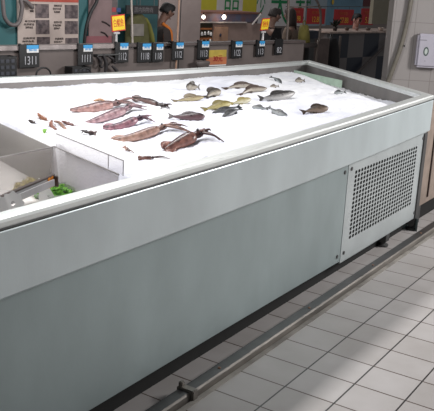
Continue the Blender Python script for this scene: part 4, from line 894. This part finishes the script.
for i, (x0, y0, x1, y1, off, tx, lb) in enumerate(((291, 8, 303.5, 23, 3.9, '1.98', 'red price sign with yellow figures, farthest left of the hanging row'), (307, 8.5, 325, 24, 3.9, '12.80', 'red price sign with yellow figures inside the metal frame'), (334, 9.5, 353.5, 25, 3.9, '27.88', 'red price sign with yellow figures in front of the sky blue poster'), (361, 8.5, 373.5, 25, 3.9, '5.8', 'red price sign with yellow figures beside the cream board'))):
    t = thing('price_sign', bpt((x0+x1)/2, y1, off), lb, 'price sign', 'red hanging price signs'); brect(off, x0, y0, x1, y1, .008, mat('red sign', (176, 38, 42), .6, var=.06), 'card', t)
    kk = depth(bpt(x0, y0, off))/FPX; s, z = bk((x0+x1)/2+.5, y0+.70*(y1-y0), off-.003); text(tx, bkm(off-.003, s, z), (y1-y0)*.36*kk, 'figures', gold, t, (x1-x0)*.72*kk)
    s, z = bk((x0+x1)/2, y0+.26*(y1-y0), off-.003); text('特价鲜鱼', bkm(off-.003, s, z), (y1-y0)*.22*kk, 'heading', mat('orange print text', (196, 96, 60), .6), t, (x1-x0)*.7*kk)
    b = MB(bkm(off+.004)); 
    for f_ in (.2, .8): ss = bk(x0+(x1-x0)*f_, y0, off)[0]; zz = bk((x0+x1)/2, y0, off)[1]; b.tube([(ss, 0, zz), (ss, 0, bk((x0+x1)/2, 6.8, off)[1])], .003, 5)
    b.build('hanging_wire', steel_dark, t)
b = MB(); b.tube([bpt(286, 6.6, 3.905), bpt(380, 6.6, 3.905)], .006, 6); b.build('hanging_rail', steel_dark, label='thin rail from which the red price signs hang', cat='rail')

# ------------------------------------------------------------------ metal frame on the right, bag
fr_ = thing('metal_frame', bpt(303, 70, .35), 'bent grey metal tube frame standing behind the right end of the partition', 'frame'); O_ = .35; kk = depth(bpt(303, 30, O_))/FPX; fm = mat('grey tube', (118, 106, 100), .45, .3)
b = MB(); zf = 0
pl0 = bpt(286, 50, O_); pr0 = bpt(317, 50, O_)
b.tube([V((pl0.x, pl0.y, 0)), pl0, bpt(288, 20, O_), bpt(289, -6, O_), bpt(294, -14, O_), bpt(304, -14, O_), bpt(314, -4, O_), bpt(320, 9, O_), bpt(320.5, 25, O_), bpt(319, 40, O_), pr0, V((pr0.x, pr0.y, 0))], 1.25*kk, 10, 4); b.build('loop_tube', fm, fr_, smooth=True)
b = MB(); b.tube([bpt(289, 7, O_), bpt(318.5, 6.5, O_)], .6*kk, 8); b.build('cross_bar', fm, fr_)
brect(O_-.03, 285, 43.5, 318, 48, .14, mat('dark tray', (60, 52, 50), .5), 'tray', fr_, .01)
b = MB(); 
for dx in (0, 1):
    p = (pl0, pr0)[dx]; b.tube([V((p.x, p.y, 0))-E2*.25+V((0, 0, .02)), V((p.x, p.y, .02)), V((p.x, p.y, .02))+E2*.25], .02, 8)
b.build('foot_bar', fm, fr_)
bag = thing('yellow_bag', bpt(304, 44, .42), 'mustard yellow bag standing on the tray of the metal frame', 'bag')
def bagshape(off, L, Rr, th, m, name, parent): return cloth(L, Rr, off, th, m, name, parent)
bagshape(.42, [(303, 25), (301, 28), (299.5, 35), (298.5, 43.5)], [(305.5, 25), (307, 28), (308.5, 35), (309, 43.5)], .05, mat('mustard cloth', (112, 104, 48), .8), 'sack', bag)
b = MB(); b.tube([bpt(303, 26, .42), bpt(303.5, 21.5, .42), bpt(305.5, 21.5, .42), bpt(306, 26, .42)], .006, 6, 4); b.build('handle', mat('mustard strap', (110, 96, 40), .8), bag)
box_ = brect(.47, 309, 31, 319, 38.5, .1, mat('navy box', (44, 46, 58), .6), 'dark_box', label='dark navy box on a stand inside the metal frame', cat='box')
bx = bk(314, 38.5, .47); b = MB(bkm(.47)); b.box((bx[0]-.04, .02, 0), (bx[0]+.04, .08, bx[1])); b.build('box_stand', steel_dark, label='dark stand carrying the navy box', cat='stand')

# ------------------------------------------------------------------ checkered counter on the right
def checker():
    m = bpy.data.materials.new('checker tiles'); m.use_nodes = True; nt = m.node_tree; b_ = nt.nodes['Principled BSDF']; N = nt.nodes.new; L = nt.links.new
    tc = N('ShaderNodeTexCoord'); mp = N('ShaderNodeMapping'); L(tc.outputs['Object'], mp.inputs['Vector']); ck = N('ShaderNodeTexChecker'); ck.inputs['Scale'].default_value = 1
    ck.inputs['Color1'].default_value = lin((112, 106, 106)); ck.inputs['Color2'].default_value = lin((34, 40, 54)); L(mp.outputs['Vector'], ck.inputs['Vector']); L(ck.outputs['Color'], b_.inputs['Base Color']); b_.inputs['Roughness'].default_value = .35
    return m, mp
CO = .95; ck_m, mp = checker(); s0, s1 = bk(326, 50, CO)[0], bk(408, 50, CO)[0]; zt_ = bk(360, 33, CO)[1]; sm_, zm = bk(362.5, 57, CO); kk = depth(bpt(362, 57, CO))/FPX
cc = thing('tiled_counter', tuple(BO+E2*CO+E1*((s0+s1)/2)), 'counter faced with dark blue and grey checkered tiles beside the white tiled pillar', 'counter')
b = MB(); b.box((s0, 0, 0), (s1, .04, zt_)); o = b.build('tiled_front', ck_m, cc)
o.data.transform(Matrix.Translation(V(cc.location))); o.location = (0, 0, 0)
# tiled face is built flat in its own frame so the checks run square, then turned into place
o.matrix_local = Matrix.Translation(-V(cc.location)) @ bkm(CO)
Tw = 26*kk; mp.inputs['Scale'].default_value = (1/Tw, 0, 1/(23.5*kk)); mp.inputs['Location'].default_value = (-sm_/Tw+20, .5, -zm/(23.5*kk)+20)
b = MB(bkm(CO)); b.box((s0-.02, -.05, zt_), (s1, .45, zt_+.02), .004); b.build('counter_top', mat('pale counter edge', (170, 150, 140), .4, var=.3, scale=12), cc)
b = MB(bkm(CO)); b.box((s0, .04, 0), (s0+.04, .42, zt_)); b.build('end_panel', taupe, cc)
b = MB(); b.tube([bpt(391, 40, CO-.05), bpt(376, 55, CO-.05), bpt(359, 71, CO-.05), bpt(352, 78, CO-.05)], 1.5*kk, 8); b.build('slanted_pipe', mat('grey brown pipe', (84, 76, 74), .5), label='slanted grey pipe running across the checkered tiles', cat='pipe')
for i, (x, y, w, h, c, nm, lb) in enumerate(((347, 29.5, 6, 3, (84, 60, 52), 'dish', 'low brown dish on the checkered counter, leftmost'), (357, 29.5, 5, 3, (130, 100, 92), 'dish', 'pinkish dish on the checkered counter below the small person'), (368, 30, 7, 2.6, (96, 80, 76), 'dish', 'wide grey-brown dish on the checkered counter'), (381, 30, 8, 3, (196, 176, 164), 'dish', 'pale dish painted as if lit at the right end of the checkered counter'))):  # last dish: its lit look is put into the pale colour
    s, z = bk(x, y, CO+.12); b = MB(bkm(CO+.12)); r = w*kk/2; zb = zt_+.0205
    b.rings([[(s+r_*r*math.cos(2*math.pi*q_/18), .1*0+r_*r*.8*math.sin(2*math.pi*q_/18), zb+zz*h*kk) for q_ in range(18)] for r_, zz in ((.5, 0), (.6, .1), (1, 1), (.94, 1), (.55, .2), (.2, .15))]); b.build(nm, mat('dish %d' % c[0], c, .4), smooth=True, label=lb, cat='dish', group='dishes on the checkered counter')
# dark plant and black bag at its left end
pt = thing('potted_plant', V(bpt(337, 32, CO+.1)), 'dark leafy plant in a small pot at the left end of the checkered counter', 'plant'); s, z = bk(337.5, 32, CO+.06); zb = zt_+.0205; pt.location = bkm(CO+.1) @ V((s, 0, zb))
b = MB(bkm(CO+.1)); b.rings([[(s+r_*math.cos(2*math.pi*q_/14), r_*math.sin(2*math.pi*q_/14), zb+zz) for q_ in range(14)] for r_, zz in ((.022, 0), (.03, .05), (.026, .05), (.02, .03))]); b.build('pot', mat('dark pot', (54, 44, 42), .6), pt, smooth=True)
rnd = random.Random(4); b = MB(bkm(CO+.1))
for i in range(26):
    a = rnd.random()*6.28; l_ = .05+.06*rnd.random(); e = V((math.cos(a)*l_, math.sin(a)*l_*.7, .03+.08*rnd.random())); p0 = V((s, 0, zb+.045)); mid = p0+e*.55+V((0, 0, .02)); sd = V((-math.sin(a), math.cos(a), 0))*.012
    b.add([p0, mid+sd, p0+e, mid-sd], [(0, 1, 2), (0, 2, 3)])
b.build('leaves', mat('dark leaves', (32, 40, 32), .6), pt)
bl = thing('black_bag', bpt(331, 66, .72), 'black bag hanging at the left end of the checkered counter', 'bag')
cloth([(329, 38), (327, 42), (326, 52), (326, 64), (328, 72)], [(334, 38), (337, 42), (338, 52), (338.5, 64), (336, 72)], .72, .06, mat('black cloth', (30, 28, 30), .8), 'sack', bl)
b = MB(); b.tube([bpt(330, 39, .72), bpt(331, 34, .76), bpt(333, 39, .72)], .006, 6, 4); b.build('strap', black, bl)
b = MB(); q0 = bpt(340.5, 36, .8); b.tube([V((q0.x, q0.y, 0)), q0], 1.3*kk, 8); b.build('grey_post', mat('grey post', (104, 94, 90), .5), label='short grey post between the black bag and the checkered tiles', cat='post')
# low dark stretch between partition and tiled counter
b = MB(bkm(.55)); b.box((bk(300, 50, .55)[0], 0, 0), (bk(329, 50, .55)[0], .04, bk(315, 38.5, .55)[1])); b.build('side_partition', mat('dark taupe board', (104, 90, 86), .6), label='dark taupe partition board behind the metal frame', cat='partition')

# ------------------------------------------------------------------ tiled pillar, hose, dispenser, cream board
Zp = .66; PA, PB = at_z(388.5, 79, Zp), at_z(434, 81.5, Zp); PD = (PB-PA).normalized(); PN = V((-PD.y, PD.x, 0)); 
if PN @ (CAM-PA) > 0: PN = -PN      # away from the camera
PM = Matrix(((PD.x, PN.x, 0, PA.x), (PD.y, PN.y, 0, PA.y), (0, 0, 1, 0), (0, 0, 0, 1)))
def ppt(px, py, off=0.0):
    r = ray(px, py); t = ((PA+PN*off-CAM) @ PN)/(r @ PN); p = CAM+r*t; return (p-PA) @ PD, p.z
def tile_wall():
    m = bpy.data.materials.new('white wall tiles'); m.use_nodes = True; nt = m.node_tree; b_ = nt.nodes['Principled BSDF']; N = nt.nodes.new; L = nt.links.new
    tc = N('ShaderNodeTexCoord'); sx = N('ShaderNodeSeparateXYZ'); L(tc.outputs['Object'], sx.inputs[0]); cb = N('ShaderNodeCombineXYZ'); L(sx.outputs['X'], cb.inputs[0]); L(sx.outputs['Z'], cb.inputs[1])
    br = N('ShaderNodeTexBrick'); br.offset = 0; L(cb.outputs[0], br.inputs['Vector']); br.inputs['Scale'].default_value = 1; br.inputs['Brick Width'].default_value = .19; br.inputs['Row Height'].default_value = PT_H; br.inputs['Mortar Size'].default_value = .003
    br.inputs['Color1'].default_value = lin((168, 162, 160)); br.inputs['Color2'].default_value = lin((162, 156, 154)); br.inputs['Mortar'].default_value = lin((142, 136, 133)); L(br.outputs['Color'], b_.inputs['Base Color']); b_.inputs['Roughness'].default_value = .4
    return m
PT_H = ppt(405, 22)[1]-ppt(405, 80)[1]
b = MB(); b.box((-.02, 0, -ppt(405, 80)[1]), (1.4, .3, 2.6-ppt(405, 80)[1])); o = b.build('wall_right', tile_wall(), kind='structure'); o.data.transform(Matrix.Translation(o.location)); o.location = (0, 0, 0)
o.matrix_world = PM @ Matrix.Translation((.0, 0, ppt(405, 80)[1]))
def pp3(px, py, off): s, z = ppt(px, py, off); return PM @ V((s, off, z))
kk = depth(PM @ V((.05, 0, 1)))/FPX
b = MB(); b.tube([pp3(413, -14, -.03), pp3(411, 0, -.03), pp3(407, 22, -.03), pp3(401, 46, -.03), pp3(394, 66, -.03), pp3(387, 84, -.03)], 2.3*kk, 10, 6); b.build('wall_hose', mat('grey wall hose', (124, 118, 108), .5), smooth=True, label='curved grey hose hanging down the white tiled pillar', cat='hose')
dsp = thing('soap_dispenser', pp3(427, 67, -.05), 'white wall dispenser with an oval green emblem on the tiled pillar', 'dispenser'); s0, z1 = ppt(417, 33); s1 = ppt(441, 50)[0]; z0 = ppt(427, 67)[1]; dw = mat('white dispenser plastic', (196, 192, 204), .35, var=.03)
b = MB(PM); b.box((s0, -.09, z0), (s1, -.0005, z1), .018); b.build('case', dw, dsp, smooth=False)
ec = ppt(426, 51.5, -.09); rx, rz = 2.6*kk, 4.4*kk
def oval(r0x, r0z, r1x, r1z, m, name, y=-.0915, dx=0, dzz=0, p=None):
    n = 24; b_ = MB(PM); A_ = [(ec[0]+dx+r0x*math.cos(2*math.pi*i/n), y, ec[1]+dzz+r0z*math.sin(2*math.pi*i/n)) for i in range(n)]; B_ = [(ec[0]+dx+r1x*math.cos(2*math.pi*i/n), y, ec[1]+dzz+r1z*math.sin(2*math.pi*i/n)) for i in range(n)]
    C_ = [(q_[0], y+.003, q_[2]) for q_ in B_]; b_.rings([A_, B_, C_], caps=False); b_.build(name, m, dsp)
oval(rx*.62, rz*.68, rx, rz, mat('dark green ring', (74, 92, 84), .5), 'oval_emblem'); oval(.0, .0, rx*.55, rz*.6, mat('pale green fill', (196, 206, 200), .5), 'emblem_centre')
oval(.0, .0, rx*.16, rx*.16, mat('grey dot', (140, 138, 146), .5), 'indicator_dot', dzz=-9.3*kk)
b = MB(PM); zz = ppt(422, 40, -.09)[1]; b.box((ppt(419.5, 40, -.09)[0], -.0915, zz-.4*kk), (ppt(427, 40, -.09)[0], -.088, zz+.4*kk)); b.build('print_line', mat('grey dot', (140, 138, 146)), dsp)
c = pp3(404.3, 46, -.055); b = MB(); b.ell(c, (.008, .008, .008), 8, 6); b.tube([c, c+PN*.055], .004, 6); b.build('wall_hook', black, label='small black knob on the hose clamp of the tiled pillar', cat='knob')
cb_ = thing('cream_board', bpt(384, 24, 1.05), 'plain cream board hanging left of the white tiled pillar', 'board')
brect(1.05, 373.5, -14, 404, 24, .05, mat('cream board', (140, 134, 118), .7, var=.04), 'board', cb_)
b = MB(bkm(1.07)); 
for x in (377, 392): s, z = bk(x, -14, 1.07); b.tube([(s, 0, z), (s, 0, z+.4)], .006, 6)
b.build('hanger', steel_dark, cb_)

# ------------------------------------------------------------------ light
w = bpy.data.worlds.new('hall'); S.world = w; w.use_nodes = True; bg = w.node_tree.nodes['Background']; bg.inputs['Color'].default_value = (.97, .98, 1.0, 1); bg.inputs['Strength'].default_value = .16
def area(name, loc, rot, sx, sy, e, c=(1, .98, .97)):
    l = bpy.data.lights.new(name, 'AREA'); l.shape = 'RECTANGLE'; l.size = sx; l.size_y = sy; l.energy = e; l.color = c; o_ = bpy.data.objects.new(name, l); COL.objects.link(o_); o_.location = loc; o_.rotation_euler = rot; return o_
area('counter_lamp', (-.3, 1.19, 2.9), (0, 0, 0), 4.4, .22, 128)
area('stall_added_fill', (5.6, 4.6, 2.9), (math.radians(18), 0, math.radians(-20)), 3.0, .4, 75)  # added fill that brightens the banners and stall, not a known fixture
area('counter_front_fill', (3.5, -2.1, 2.1), (math.radians(62), 0, math.radians(40)), 1.6, .5, 130)  # added low fill aimed at the steel front, not a known fixture
# the tile pitch and the people fix the real size: bring the whole place to metres
K = 1.25
for o in list(COL.objects):
    if o.parent is None:
        o.location = o.location*K
        if o.type != 'CAMERA': o.scale = o.scale*K if o.type != 'LIGHT' else o.scale
        if o.type == 'LIGHT': o.data.size *= K; o.data.size_y *= K; o.data.energy *= K*K
vs = S.view_settings; S.display_settings.display_device = 'sRGB'; vs.view_transform = 'Standard'; vs.look = 'None'; vs.gamma = 1; vs.exposure = 0; vs.use_curve_mapping = False
